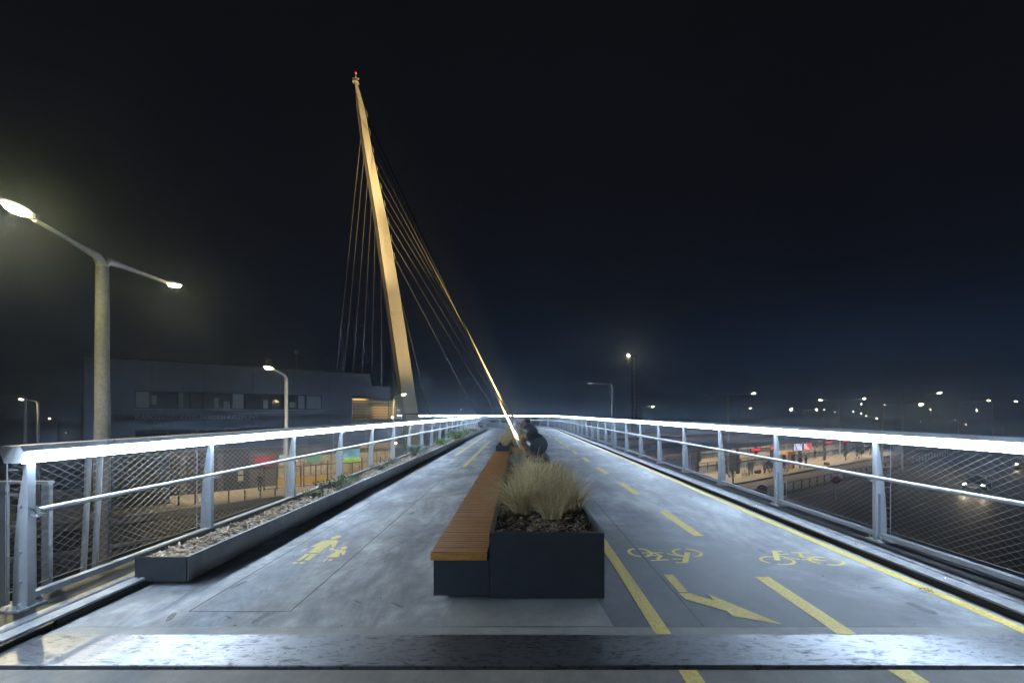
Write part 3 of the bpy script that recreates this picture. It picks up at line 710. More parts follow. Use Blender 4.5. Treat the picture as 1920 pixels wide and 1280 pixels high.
fs = [(i*4+k, i*4+(k+1) % 4, (i+1)*4+(k+1) % 4, (i+1)*4+k) for i in range(len(RW)-1) for k in range(4)]
fs += [(3, 2, 1, 0), tuple((len(RW)-1)*4+k for k in range(4))]
m.add(vs, fs); rel(m, py).build('shaft', M['pylon'], py)
def pyl_at(z, u):           # a point on the pylon at height z, u = 0..1 across the front, 2 = back left, 3 = right rear
    for i in range(len(RW)-1):
        z0, z1 = front_pts[i][0].z, front_pts[i+1][0].z
        if z0 <= z <= z1:
            t = (z-z0)/(z1-z0); q = [front_pts[i][k].lerp(front_pts[i+1][k], t) for k in range(4)]
            if u == 2: return q[3]
            if u == 3: return q[1].lerp(q[2], .3)
            return q[0].lerp(q[1], u)
    return front_pts[-1][0]
tip = sum((front_pts[-1][k] for k in range(4)), Vector())/4
m = MB(); m.box(tip.x-.25, tip.x+.25, tip.y-.25, tip.y+.25, tip.z+.0, tip.z+.12); m.tube([tip, tip+Vector((0, 0, .9))], .05, 6); m.box(tip.x-.3, tip.x+.3, tip.y-.05, tip.y+.05, tip.z+.35, tip.z+.45)
rel(m, py).build('mast', M['pole_grey'], py)
m = MB(); m.ball(tip+Vector((0, 0, .95)), .08, 8, 6); rel(m, py).build('beacon', M['red_beacon'], py)
m = MB()
q = [pyl_at(1.4, 0), pyl_at(1.4, 1)]
m.box(q[0].x-.03, q[1].x+.03, q[0].y-.05, q[1].y+.1, 1.5, 1.62); rel(m, py).build('band', M['pylon_edge'], py)
zrow = lambda ry, Y: CAMZ-(ry-775)*Y/853.3
def zp(ry): f_ = (777-ry)/620; return zrow(ry, 42+1.6*f_)
m = MB(); sm = MB()
brk_rows = [210, 243, 278, 313, 347, 380, 412, 444, 478]
for ry in brk_rows:
    p = pyl_at(zp(ry), 1); m.tube([p+Vector((.0, .2, .4)), p+Vector((.16, -.05, -.3))], [.03, .045], 6)
rel(m, py).build('cable_anchor', M['pole_grey'], py)
seam = MB()
for ry in (176, 425):
    a_, b_ = pyl_at(zp(ry), 0), pyl_at(zp(ry+3), 1); seam.tube([a_+Vector((0, -.005, 0)), b_+Vector((0, -.005, 0))], .012, 4)
rel(seam, py).build('weld_seam', M['pylon_edge'], py)
def arc_at(ratio):      # where the planter line meets the ray X/Y = ratio
    best = None
    for i in range(600):
        s = SB+i*(S_END-SB)/600; p = track(s, 0)
        d = abs(p.x/p.y-ratio)
        if best is None or d < best[0]: best = (d, p)
    return best[1]
def cable(top, bot, r, label):
    o = empty('stay_cable', bot, label=label, cat='cable', group='stay cables of the bridge')
    m = MB(); b = Vector((0, 0, 0)); t = top-bot; m.tube([b, t*.5+Vector((0, 0, -.06)), t], r, 6); m.build('strand', M['cable'], o)
    m = MB(); u = t.normalized(); m.tube([b-u*.0, u*.7], r*2.0, 8); m.tube([u*.7, u*1.0], [r*2.0, r], 8); m.build('socket', M['galv'], o)
near = [(210, 11.7), (243, 16.5), (278, 21.3), (313, 26.5), (347, 31.5), (380, 37)]
nm = ['nearest stay cable, ending beside the first floodlight', 'second stay cable rising from the middle planter', 'third stay cable rising from the middle planter', 'fourth stay cable rising from the middle planter', 'fifth stay cable rising from the middle planter', 'sixth stay cable from the middle planter, before its bend']
for (ry, Y), l_ in zip(near, nm): cable(pyl_at(zp(ry), 1), Vector((.18, Y, .52)), .026, l_)
for ry, px, l_ in ((412, 958, 'stay cable reaching the start of the planter bend'), (444, 940, 'stay cable landing in the far planter, second right of the pylon fan'), (478, 903, 'stay cable landing in the far planter above the left trough end'), (556, 809, 'steepest stay cable just right of the pylon foot')):
    cable(pyl_at(zp(ry), 1), arc_at((px-971)/853.3)+Vector((0, 0, .5)), .028, l_)
for i, (ry, px) in enumerate([(262, 621), (298, 636), (342, 655), (386, 674), (430, 695), (512, 716), (622, 743)]):
    cable(pyl_at(zp(ry), 2), arc_at((px-971)/853.3)+Vector((0, 0, .5)), .022, ['leftmost thin stay cable left of the pylon', 'second thin stay cable from the left', 'third thin stay cable from the left', 'fourth thin stay cable left of the pylon', 'stay cable meeting the right roof corner of the building', 'thin stay cable between roof corner and pylon', 'shortest stay cable, hugging the left side of the pylon'][i])

# ------------------------------------------------------------------ street lamps
def lamp_head(parent, p, d, size, lens_mat, tiltup=.12, body=None):
    """p = where the arm ends, d = unit horizontal direction outwards"""
    d = Vector((d[0], d[1], tiltup)).normalized(); sd = Vector((-d.y, d.x, 0)).normalized(); up = d.cross(sd)*-1
    if up.z < 0: up = -up
    L_ = .62*size; prof = [(0, .035, .03), (.10, .06, .05), (.16, .13, .06), (.34, .15, .065), (.50, .12, .05), (.60, .05, .025)]
    m = MB(); vs = []; n = 10
    for t, wd, h in prof:
        for k in range(n):
            q = 2*pi*k/n; x = cos(q)*wd*size; z = sin(q)*h*size*(1.0 if sin(q) > 0 else .35)
            vs.append(p+d*t*size+sd*x+up*z)
    fs = [(i*n+k, i*n+(k+1) % n, (i+1)*n+(k+1) % n, (i+1)*n+k) for i in range(len(prof)-1) for k in range(n)] + [tuple(range(n))[::-1], tuple((len(prof)-1)*n+k for k in range(n))]
    m.add(vs, fs); h = m.build('lamp_head', body or M['pole_grey'], parent); smooth_angle(h, 50)
    m = MB(); c = p+d*.36*size-up*.026*size
    vs = [c+d*.17*size*cos(2*pi*k/12)+sd*.10*size*sin(2*pi*k/12) for k in range(12)]
    vs += [v-up*.022*size-(v-c)*.12 for v in vs]
    m.add(vs, [(k, (k+1) % 12, 12+(k+1) % 12, 12+k) for k in range(12)]+[tuple(range(12)), tuple(range(12, 24))[::-1]]); m.build('lens', lens_mat, h)
    return c-up*.05*size
def street_lamp(x, yy, topz, arms, label, base_r=.13, top_r=.09, group=None, polemat=None, concrete=False, lens=None, energy=0, size=1.0, gz=GZ, spread=120):
    r = empty('street_lamp', (x, yy, gz), label=label, cat='street lamp', group=group)
    H = topz-gz
    m = MB(); m.tube([(0, 0, 0), (0, 0, H*.5), (0, 0, H)], [base_r, (base_r+top_r)/2, top_r], 16); smooth_angle(m.build('pole', polemat or M['pole_grey'], r))
    for (ang, ln, rise, lm) in arms:
        d = Vector((cos(ang), sin(ang), 0)); r_ = .055*size
        pts = [(0, 0, H-.02), tuple(d*.04+Vector((0, 0, H+.06))), tuple(d*.14+Vector((0, 0, H+.16*min(1, size)+.0))), tuple(d*ln*.35+Vector((0, 0, H+.16+rise*.28))), tuple(d*ln+Vector((0, 0, H+.16+rise)))]
        m = MB(); m.tube(pts, [top_r, top_r*.85, top_r*.75, r_*.9, r_*.62], 10); smooth_angle(m.build('arm', M['pole_grey'] if not concrete else M['white_steel'], r))
        lp_ = lamp_head(r, Vector(pts[-1])-d*.02, d, size, lm, .12 if rise > 0.02 else .03, M['pole_grey'] if not concrete else M['white_steel'])
        if energy and lm is not M['lamp_dim']:
            ld = bpy.data.lights.new('street_lamp_light', 'SPOT'); ld.energy = energy; ld.color = (1, .88, .62); ld.spot_size = R(spread); ld.spot_blend = .6; ld.shadow_soft_size = .08
            lo = bpy.data.objects.new('street_lamp_light', ld); COL.objects.link(lo); lo.parent = r; lo.location = lp_
            lo.rotation_euler = (d*.25+Vector((0, 0, -1))).to_track_quat('-Z', 'Y').to_euler()
    return r
GL = 'street lamps below the bridge'
A0 = math.atan2(.99, -.15)
street_lamp(-8.22, 9.0, 4.50, [(A0, 2.05, .12, M['lamp_on']), (A0+pi+.03, 1.55, .12, M['lamp_on'])], 'large double armed street lamp on a thick concrete pole, left foreground', .165, .105, GL, M['concrete_pole'], True, energy=900)
street_lamp(*W(537, 18.2)[:2], 2.95, [(math.atan2(-2.0, .02), 1.0, .16, M['lamp_far'])], 'single armed street lamp before the dark building windows', .085, .065, GL, concrete=False, energy=250)
street_lamp(*W(738, 36)[:2], 2.75, [(math.atan2(-.5, 1), .7, .15, M['lamp_on'])], 'small street lamp before the gold louvres at the pylon foot', .08, .06, GL, energy=150, size=.9)
street_lamp(*W(1148, 31)[:2], 3.45, [(pi+.35, 1.35, .02, M['lamp_dim'])], 'unlit looking single armed lamp pole right of the bridge', .11, .08, GL, polemat=M['pole_grey'])
street_lamp(*W(1205.5, 95)[:2], 2.75, [(.25, 2.0, .12, M['lamp_far']), (pi+.2, 2.2, .1, M['lamp_dim'])], 'small distant double lamp in front of the tall lattice mast', .11, .08, GL)
street_lamp(*W(1366, 58)[:2], 3.75, [(-.3, 2.6, .22, M['lamp_far']), (pi-.3, 2.3, .06, M['lamp_dim'])], 'double armed lamp over the bus platforms, its right head lit', .12, .09, GL, energy=1200)
street_lamp(*W(1386, 100)[:2], 2.45, [(-.3, 1.9, .22, M['lamp_far'])], 'little lamp seen just behind the platform double lamp', .12, .08, GL)
street_lamp(*W(1575, 84)[:2], 3.8, [(-.35, 3.3, .3, M['lamp_far']), (pi-.1, 3.0, .1, M['lamp_far'])], 'distant double lamp with both heads lit, left of the tallest right lamp', .12, .08, GL, size=1.2)
street_lamp(*W(1692, 62)[:2], 3.85, [(-.35, 3.6, .3, M['lamp_far'])], 'tall lamp with a long arm to the right above the road', .12, .09, GL, energy=900, size=1.2)
street_lamp(*W(1655, 64)[:2], 2.55, [(-.1, 4.6, .15, M['lamp_on'])], 'bright star like lamp on a long low arm above the road', .10, .08, GL, energy=900, size=1.15)
street_lamp(*W(1797, 92)[:2], 3.6, [(-.4, 4.2, .4, M['lamp_far'])], 'distant lamp with raised arm, second from the right', .12, .08, GL, size=1.2)
street_lamp(*W(1862, 120)[:2], 4.2, [(-.4, 4.0, .4, M['lamp_far'])], 'distant lamp farthest to the right above the road', .12, .08, GL, size=1.2)
street_lamp(*W(1505, 110)[:2], 2.3, [(-.2, 2.6, .2, M['lamp_far']), (pi, 2.4, .05, M['lamp_far'])], 'faint low double lamp left of the distant twin headed one', .12, .08, GL, size=1.2)
street_lamp(*W(47, 30)[:2], 2.55, [(pi-.15, 2.6, .2, M['lamp_dim'])], 'dark lamp pole with an arm leaving the left edge', .11, .09, GL)
street_lamp(*W(72, 34)[:2], 2.35, [(pi+.9, .45, .1, M['lamp_far'])], 'short armed lit lamp at the far left beside the dark pole', .1, .08, GL)
street_lamp(*W(107, 75)[:2], .5, [(pi, .9, .1, M['lamp_far'])], 'tiny lamp low at the left, behind the short armed one', .1, .08, GL)

# far lights on the horizon: one lamp copied
fl = empty('distant_lamp', (0, 0, 0))
m = MB(); m.tube([(0, 0, 0), (0, 0, 1)], [.1, .07], 6); m.build('pole', M['pole_grey'], fl)
m = MB(); m.tube([(0, 0, 1), (-.9, 0, 1.01)], .05, 6); m.build('arm', M['pole_grey'], fl)
m = MB(); m.ball((-1.1, 0, 1.0), .26, 8, 6, sc=(1, .7, .4*1)); flh = m.build('lens', M['lamp_far'], fl)
dots = [(1533,771),(1547,768),(1486,764.6),(1618,757.5),(1600,770),(1602,772),(1618,775),(1625,779),(1632,782),(1646,784.6),(1657,774),(1661,758.6),(1677,778),(1683,770),(1652,779.5),(1747,767.5),(1776,780),(1791,787),(1834,769),(1849,769.8),(1544,784),(1727,790),(1315,781),(1419,781.5),(1358,774),(1566,773),(1759,776),(1881,804),(1567,791),(1778,776),(1902,790),(1812,795),(866,768),(125,811),(1455,766),(1673,781),(1705,775)]
for i, (px, ppy) in enumerate(dots):
    Y = 170+random.random()*130
    if ppy > 790: Y = 110+random.random()*30
    if px == 125: Y = 90
    if px == 866: Y = 260
    z = max(zrow(ppy, Y), GZ+2.5); h = z-GZ
    o = fl if i == 0 else copy_tree(fl)
    p = W(px, Y); s_ = Y/230
    big = .62 if px in (1661, 1618, 1646, 1747, 1834) else (.16, .3, .2, .24)[i % 4]
    o.location = (p.x, Y, GZ); o.scale = (s_*big, s_*big, h)
    for ch in o.children:
        if ch.name.startswith('lens'):
            ch.scale = (1, 1, 1.0*s_*big/h*1.6); ch.location = (0, 0, 1-1.0*s_*big/h*1.6)
    tag(o, 'tiny lamp glowing far off on the dark horizon' if px > 1400 else ('tiny far lamp glowing right of the pylon, over the far railing' if px == 866 else ('faint low lamp far behind the first left railing bay' if px == 125 else 'tiny lamp glowing on the horizon left of the bus platforms')), 'street lamp', 'far off lamps on the horizon')

# lattice mast
mt = empty('lattice_mast', W(1189, 118, z=GZ), label='tall dim lattice mast with a yellow light at its top', cat='mast')
mh = zrow(668, 118)-GZ; m = MB()
for a, b in ((-.5, -.5), (.5, -.5), (.5, .5), (-.5, .5)): m.tube([(a, b, 0), (a, b, mh)], .07, 5)
k = 0
while k < mh-1:
    for (a, b), (c, d) in (((-.5, -.5), (.5, -.5)), ((.5, -.5), (.5, .5)), ((.5, .5), (-.5, .5)), ((-.5, .5), (-.5, -.5))): m.tube([(a, b, k), (c, d, k+1)], .035, 4)
    k += 1
m.build('tower_frame', M['galv_dark'], mt)
m = MB(); m.box(-1.8, .8, -.6, .6, mh-.1, mh); m.box(-1.9, -1.1, -.4, .4, mh-2.0, mh-.3); m.build('platform', M['galv_dark'], mt)
m = MB(); m.ball((-1.6, -.6, mh+.15), .26, 8, 6); m.build('lens', M['lamp_far'], mt)

# ------------------------------------------------------------------ transport building on the left
bd = empty('station_building', (-32.7, 34.3, GZ), label='dark grey two storey station building with a ribbon window and Kaposvári lettering', cat='building')
BA = math.atan2(.697, .717); bd.rotation_euler = (0, 0, BA)
# local frame: x along the facade (0 at its left end), y into the building, z above ground
def bb(name, ma, *boxes, **kw):
    m = MB()
    for b in boxes: m.box(*b)
    return m.build(name, ma, bd, **kw)
T0 = 8.2; top_ = 5.9-GZ; sof = -1.54-GZ
LU = 12.6+T0; RE = 14.7+T0
# upper block with openings cut as real recesses: wall pieces around the two window ribbons
wx0, wx1 = -5.27+T0, 9.45+T0; z1a, z1b = 1.98-GZ, 3.46-GZ; z2a, z2b = -.75-GZ, .28-GZ
f_ = MB()
f_.box(0, LU, 0, .25, z1b, top_); f_.box(0, wx0, 0, .25, sof, z1b); f_.box(wx1, LU, 0, .25, sof, z1b)
f_.box(wx0, wx1, 0, .25, z2b, z1a); f_.box(wx0, wx1, 0, .25, sof, z2a)
f_.prism([(LU, 3.45-GZ), (RE+.35, 3.45-GZ), (RE-.05, top_), (LU, top_)], 'y', 0, .25)
f_.box(LU, LU+6.2, .3, .5, sof, .95-GZ)
f_.box(0, 5.2, 0, .25, 0, sof-.13); f_.box(4.95, 5.2, .25, 3.99, 0, sof-.13); f_.box(0, .25, .25, 16, 0, sof-.13)
f_.box(0, .25, .25, 16, sof, top_); f_.box(.25, RE-.1, 15.7, 16, sof, top_); f_.box(RE-.35, RE-.1, .25, 15.7, 3.45-GZ, top_)
f_.box(.25, RE-.35, .25, 15.7, top_-.6, top_-.35)
f_.build('wall', M['facade'], bd)
m = MB()
for x in (4.0, 7.6, 11.3, 14.9, 18.4): m.box(x, x+.025, -.004, -.001, z1b+.0, top_)
for x in (4.0, 7.6, 11.3, 14.9, 18.4): m.box(x, x+.025, -.004, -.001, z2b, z1a)
m.box(0, LU, -.004, -.001, 1.82-GZ, 1.845-GZ)
m.build('panel_joint', M['frame_dark'], bd)
bb('soffit', M['soffit'], (5.21, LU+6.2, .26, 10, sof-.12, sof-.002))
bb('lower_band', M['facade_low'], (5.21, 30, 4.0, 4.2, .0, sof-.13))
bb('setback_block', M['facade'], (RE-.05, RE+4.6, 4, 14, sof, 4.9-GZ))
bb('wing', M['facade_pale'], (LU-.1, LU+1.8, -.08, -.005, -.75-GZ, .9-GZ))
# windows of the ribbon
wins = [(0, 1.05, 'blind'), (1.1, 2.9, 'glass'), (2.95, 3.45, 'blind'), (3.9, 4.8, 'glass'), (4.85, 7.1, 'glass'), (7.15, 8.2, 'blind'), (8.35, 10.4, 'glass'), (10.6, 11.5, 'glass'), (11.55, 12.9, 'glass'), (13.1, 13.9, 'blind'), (13.95, 15.6, 'blind')]
def window(x0, x1, z0, z1, pane):
    m = MB(); t = .07
    m.box(x0, x0+t, .10, .2, z0, z1); m.box(x1-t, x1, .10, .2, z0, z1); m.box(x0+t, x1-t, .10, .2, z0, z0+t); m.box(x0+t, x1-t, .10, .2, z1-t, z1)
    fr = m.build('window', M['frame_dark'], bd)
    m = MB(); m.box(x0+t, x1-t, .13, .15, z0+t, z1-t); m.build('pane', M[pane], fr)
k = (wx1-wx0)/15.6
for a, b, pn in wins: window(wx0+a*k, wx0+b*k, z1a+.02, z1b-.02, pn)
bb('window_backing', M['frame_dark'], (wx0, wx1, .21, .24, z1a, z1b), (wx0, wx1, .21, .24, z2a, z2b))
for i in range(7): window(wx0+i*(wx1-wx0)/7+.03, wx0+(i+1)*(wx1-wx0)/7-.03, z2a+.02, z2b-.02, 'glass')
m = MB(); m.box(-.03, RE-.1, -.05, .28, top_+.001, top_+.06); m.build('parapet_flashing', M['frame_dark'], bd)
m = MB(); m.box(wx0-.05, wx1+.05, -.06, -.002, z1a-.05, z1a-.005); m.build('sill', M['galv'], bd)
m = MB(); m.box(wx0-.05, wx1+.05, -.05, -.002, z2a-.05, z2a-.005); m.build('sill', M['galv'], bd)
for x, wd, z0_, z1_ in ((wx0+.9, .5, .35, .9), (wx0+5.4, .35, .1, .8), (wx0+6.1, .5, .1, .5), (wx0+9.3, .4, .1, .7), (wx0+11.6, .6, .2, .55)):
    m = MB(); m.box(x, x+wd, .118, .126, z1a+z0_, z1a+z1_+.2); m.build('blind', M['blind'], bd)  # pale panels set on the panes as painted-in room reflections

# letters
def text(body, size, loc, rot, ma, parent, name, ext=.02, align='LEFT', width=None):
    c = bpy.data.curves.new(name, 'FONT'); c.body = body; c.size = size; c.extrude = ext; c.align_x = align; c.resolution_u = 3
    o = bpy.data.objects.new(name+'_tmp', c); COL.objects.link(o)
    dg = bpy.context.evaluated_depsgraph_get(); me = bpy.data.meshes.new_from_object(o.evaluated_get(dg)); 
    bpy.data.objects.remove(o)
    me.materials.clear(); me.materials.append(ma)
    q = bpy.data.objects.new(name, me); COL.objects.link(q); q.parent = parent
    if width:
        xs = [v.co.x for v in me.vertices]; sc = width/(max(xs)-min(xs)); q.scale = (sc, 1, 1)
    q.location = loc; q.rotation_euler = rot; return q
text('KAPOSVÁRI KÖZLEKEDÉSI KÖZPONT', .46, (wx0, -.03, 1.13-GZ), (R(90), 0, 0), M['letters'], bd, 'lettering', width=3.6+5.27)
# louvres
m = MB(); z = .80
while z < 3.35: m.box(LU, LU+2.15+.2, -.12, -.04, z-GZ, z+.15-GZ); z += .3
m.build('louvre', M['louvre'], bd)
m = MB(); z = -2.4
while z < 3.1: m.box(LU+2.4, LU+7.2, .9, 1.0, z-GZ, z+.15-GZ); z += .3
m.build('louvre', M['louvre'], bd)
bb('louvre_post', M['frame_dark'], (LU+2.3, LU+2.4, .85, 1.1, -2.4-GZ, 3.2-GZ), (LU+4.8, LU+4.88, 1.01, 1.1, -2.4-GZ, 3.2-GZ), (LU+7.15, LU+7.25, .85, 1.1, -2.4-GZ, 3.2-GZ))
bb('stair_room', M['louvre_glow'], (LU+2.4, LU+7.2, 3.2, 3.3, -2.4-GZ, 3.1-GZ), (LU+.05, LU+2.2, .56, .6, .98-GZ, 3.38-GZ))
m = MB()
for x, zz in ((LU+5.6, 1.2), (LU+6.3, -.3), (LU+6.0, -1.9)): m.ball((x, 1.5, zz-GZ), .14, 8, 6)
m.build('bulb', M['soffit_lamp'], bd)
def area(parent, loc, sx, sy, e_, col=(1, .84, .58)):
    ld = bpy.data.lights.new('area_lamp', 'AREA'); ld.shape = 'RECTANGLE'; ld.size = sx; ld.size_y = sy; ld.energy = e_; ld.color = col
    lo = bpy.data.objects.new('area_lamp', ld); COL.objects.link(lo); lo.parent = parent; lo.location = loc; return lo
l_ = area(bd, (LU+4.8, 2.4, 2.6-GZ), 4, .8, 70, (1, .72, .25))
l_ = area(bd, (LU+1.1, .5, 3.2-GZ), 1.6, .1, 6, (1, .72, .25))
# soffit lamps
for i in range(7):
    x = 5.9+i*3.3
    m = MB(); m.box(x, x+1.1, 1.3, 1.55, sof-.16, sof-.122); m.build('soffit_lamp', M['soffit_lamp'], bd)
    area(bd, (x+.5, 1.4, sof-.2), 1.1, .25, 80)
# ground floor: doors, posters, glass bays
bb('door', M['frame_dark'], (6.9, 9.3, 3.9, 3.995, 0, 3.6), (9.8, 12.0, 3.9, 3.995, 0, 3.9), (5.4, 6.4, 3.9, 3.995, 0, 3.7))
bb('glass_bay', M['pane_warm'] if 'pane_warm' in M else M.setdefault('pane_warm', mat('warm_lit_glass', (.4, .33, .2), .3, emit=(1, .72, .3), es=.10, var=.6, scale=1.5)), (14.6, 27.5, 3.93, 3.995, .2, 3.0))
m = MB()
for i in range(12): m.box(14.6+i*1.1, 14.66+i*1.1, 3.88, 3.925, 0, 3.4)
m.build('mullion', M['frame_dark'], bd)
bb('counter', mat('yellow_ticket_counter', (.45, .30, .03), .6, emit=(1, .6, .05), es=.07), (14.4, 19.5, 3.2, 3.5, 0, .95))
for i, (a, b, z0, z1, c, em) in enumerate([(12.4, 14.3, 2.2, 3.3, (.30, .03, .04), .18), (14.7, 16.3, 2.25, 3.3, (.45, .52, .55), .14), (17.4, 19.0, 2.2, 3.3, (.12, .28, .19), .14), (20.6, 23.4, 2.0, 3.5, (.12, .34, .52), .3)]):
    pm = mat('poster_print', c, .5, emit=c, es=em, var=.7, scale=1.2, coord='Object')
    m = MB(); m.box(a, b, 3.70, 3.76, z0, z1); m.build('poster', pm, bd, label=['red poster panel', 'pale grey blue poster panel', 'green poster panel', 'blue and green lit poster panel'][i])
    if i == 3: m = MB(); m.box(a, b, 3.68, 3.698, z0, z0+.55); m.build('poster', mat('poster_meadow', (.3, .6, .08), .5, emit=(.3, .6, .1), es=.25, var=.5, scale=2), bd, label='bright green lower half of the blue poster')
m = MB(); m.box(11.0, 11.45, 3.86, 3.895, 1.6, 2.1); m.box(11.0, 11.45, 3.86, 3.895, .95, 1.45); m.build('notice', mat('notice_sheet', (.5, .5, .4), .6), bd)
# roof dishes
def dish(px, pyy, Y, rad, label):
    p = W(px, Y, pyy); r = empty('satellite_dish', (p.x, Y, 5.9), label=label, cat='satellite dish', group='dishes on the station roof')
    h = p.z-5.9; m = MB(); m.tube([(0, 0, -.35), (0, 0, h+.1)], .035, 6); m.tube([(0, 0, h*.55), (.35, 0, h*.6)], .02, 5); m.tube([(0, 0, -.1), (-.25, 0, -.34)], .02, 5); m.build('mast', M['pole_grey'], r)
    m = MB(); n = 16; vs = [(.18, -.1, h)]
    for j_ in (1, 2, 3):
        for k_ in range(n):
            rr = rad*j_/3; vs.append((.18+rr*cos(2*pi*k_/n), -.1-.12*(j_/3)**2, h+rr*sin(2*pi*k_/n)))
    fs = [(0, 1+k_, 1+(k_+1) % n) for k_ in range(n)]
    for j_ in range(2):
        for k_ in range(n): fs.append((1+j_*n+k_, 1+(j_+1)*n+k_, 1+(j_+1)*n+(k_+1) % n, 1+j_*n+(k_+1) % n))
    m.add(vs, fs); o = m.build('reflector', M['white_steel'], r); so = o.modifiers.new('thickness', 'SOLIDIFY'); so.thickness = .02
dish(555, 660, 47, .28, 'higher satellite dish on its own mast on the building roof')
dish(503, 678, 43.5, .28, 'lower satellite dish just above the single armed street lamp')

# ------------------------------------------------------------------ ground around the building
def ring_sheet(name, pts, z, ma, kind='structure'):
    m = MB(); m.prism([(p[0], p[1]) for p in pts], 'z', GZ-.02, z); return m.build(name, ma, kind=kind)
dd = Vector((.717, .697, 0)); nb = Vector((-.697, .717, 0)); P0 = Vector((-32.7, 34.3, 0))
def bl(t, n_): q = P0+dd*t+nb*n_; return (q.x, q.y)
ring_sheet('pavement', [bl(-14, -4.6), bl(34, -4.6), bl(34, 16), bl(-14, 16)], GZ+.14, M['pave'])
ring_sheet('lawn', [bl(-20, -12.5), bl(20, -12.5), bl(22, -5.2), bl(-20, -5.2)], GZ+.05, M['grass_dark'])
ring_sheet('road_left', [bl(-30, -40), bl(22, -40), bl(22, -12.9), bl(-30, -12.9)], GZ+.0, M['asphalt'])
m = MB()
for a, b in (((-20, -12.7), (20, -12.7)), ((-14, -4.75), (34, -4.75))):
    p, q = bl(*a), bl(*b); d = (Vector(q)-Vector(p)).normalized(); n_ = Vector((-d.y, d.x))*.09
    m.prism([(p[0]-n_.x, p[1]-n_.y), (q[0]-n_.x, q[1]-n_.y), (q[0]+n_.x, q[1]+n_.y), (p[0]+n_.x, p[1]+n_.y)], 'z', GZ-.02, GZ+.16)
m.build('kerb_stones', M['kerb'], kind='structure')
# a low retaining wall curving at the lawn edge
rw = MB(); pts = [bl(-10+i*1.6, -5.0-1.1*sin(i*.22)) for i in range(16)]
for a, b in zip(pts, pts[1:]):
    d = (Vector(b)-Vector(a)).normalized(); n_ = Vector((-d.y, d.x))*.12
    rw.prism([(a[0]-n_.x, a[1]-n_.y), (b[0]-n_.x, b[1]-n_.y), (b[0]+n_.x, b[1]+n_.y), (a[0]+n_.x, a[1]+n_.y)], 'z', GZ, GZ+.55)
rw.build('retaining_wall', M['pave'], label='low sandy retaining wall curving in front of the station entrance', cat='wall')
# bollards
bo = empty('bollard', (0, 0, 0)); m = MB(); m.tube([(0, 0, 0), (0, 0, .95)], .055, 8); m.ball((0, 0, .95), .06, 8, 4); m.build('post', M['black_steel'], bo); m = MB(); m.tube([(0, 0, .0), (0, 0, .03)], .11, 8); m.build('foot', M['black_steel'], bo)
bn = ['first from the left', 'second from the left', 'third from the left', 'fourth from the left', 'fifth from the left', 'sixth from the left', 'seventh from the left', 'eighth from the left']
for i, px in enumerate([335, 366, 397, 429, 459, 488, 516, 540]):
    o = bo if i == 0 else copy_tree(bo); Y = 37.2+i*.35; o.location = (W(px, Y).x, Y, GZ+.14)
    tag(o, 'black bollard on the sandy pavement before the building, ' + bn[i], 'bollard', 'bollards before the station building')
# black framed fence / gate panels
for i, (a, b, off, lb_) in enumerate([(12.6, 16.0, 1.2, 'black steel gate frame under the building overhang, left one'), (16.2, 19.8, 1.0, 'black steel gate frame under the overhang, middle one'), (20.0, 25.5, .6, 'long black steel fence under the overhang, right one')]):
    p = bl(a, off); r = empty('steel_fence', (p[0], p[1], GZ+.14), BA, label=lb_, cat='fence', group='black fences under the overhang')
    L_ = b-a; m = MB(); m.box(0, L_, -.03, .03, 2.1, 2.18); m.box(0, L_, -.03, .03, .1, .16); m.box(0, L_, -.02, .02, 1.1, 1.14); m.build('rail', M['black_steel'], r)
    n_ = max(2, int(L_/1.1))
    for k_ in range(n_+1):
        m = MB(); x = L_*k_/n_; m.box(x-.05, x+.05, -.05, .05, 0, 2.1 if k_ % 2 else 2.6); m.build('post', M['black_steel'], r)

# ------------------------------------------------------------------ landing guard rail and struts beyond the left railing
lg_ = empty('landing_railing', (-4.55, 4.4, -.25), label='small white railing of the stair landing beyond the left foreground post', cat='railing')
for x in (0, -.42, -1.3, -2.2):
    m = MB(); m.box(x-.035, x+.035, -.02, .02, 0, 1.17); m.build('post', M['white_steel'], lg_)
m = MB(); m.box(-2.6, .04, -.03, .03, 1.171, 1.20); m.build('top_rail', M['white_steel'], lg_)
m = MB(); m.tube([(-2.6, -.06, 1.09), (-.2, -.06, 1.09), (-.1, -.06, 1.06), (-.06, -.06, .97), (-.055, -.06, .1)], .014, 8); smooth_angle(m.build('guard_tube', M['stainless'], lg_))
m = MB(); m.box(-3.0, .12, -.9, .1, -.12, -.001); m.build('landing_plate', M['galv'], lg_)
for i, (a, b) in enumerate(((-4.56, -4.50), (-4.46, -4.40))):
    o = empty('slanted_strut', (a, 4.75+.02*i, -.6), label=['left of two slanted white steel tubes outside the left railing', 'right of two slanted white steel tubes outside the left railing'][i], cat='strut', group='slanted struts outside the left railing')
    m = MB(); m.tube([(0, 0, 0), (.085, 0, 1.80)], .026, 12); smooth_angle(m.build('tube', M['white_steel'], o))
    m = MB(); m.box(-.06, .06, -.06, .06, -.02, .0); m.build('foot_plate', M['galv'], o)

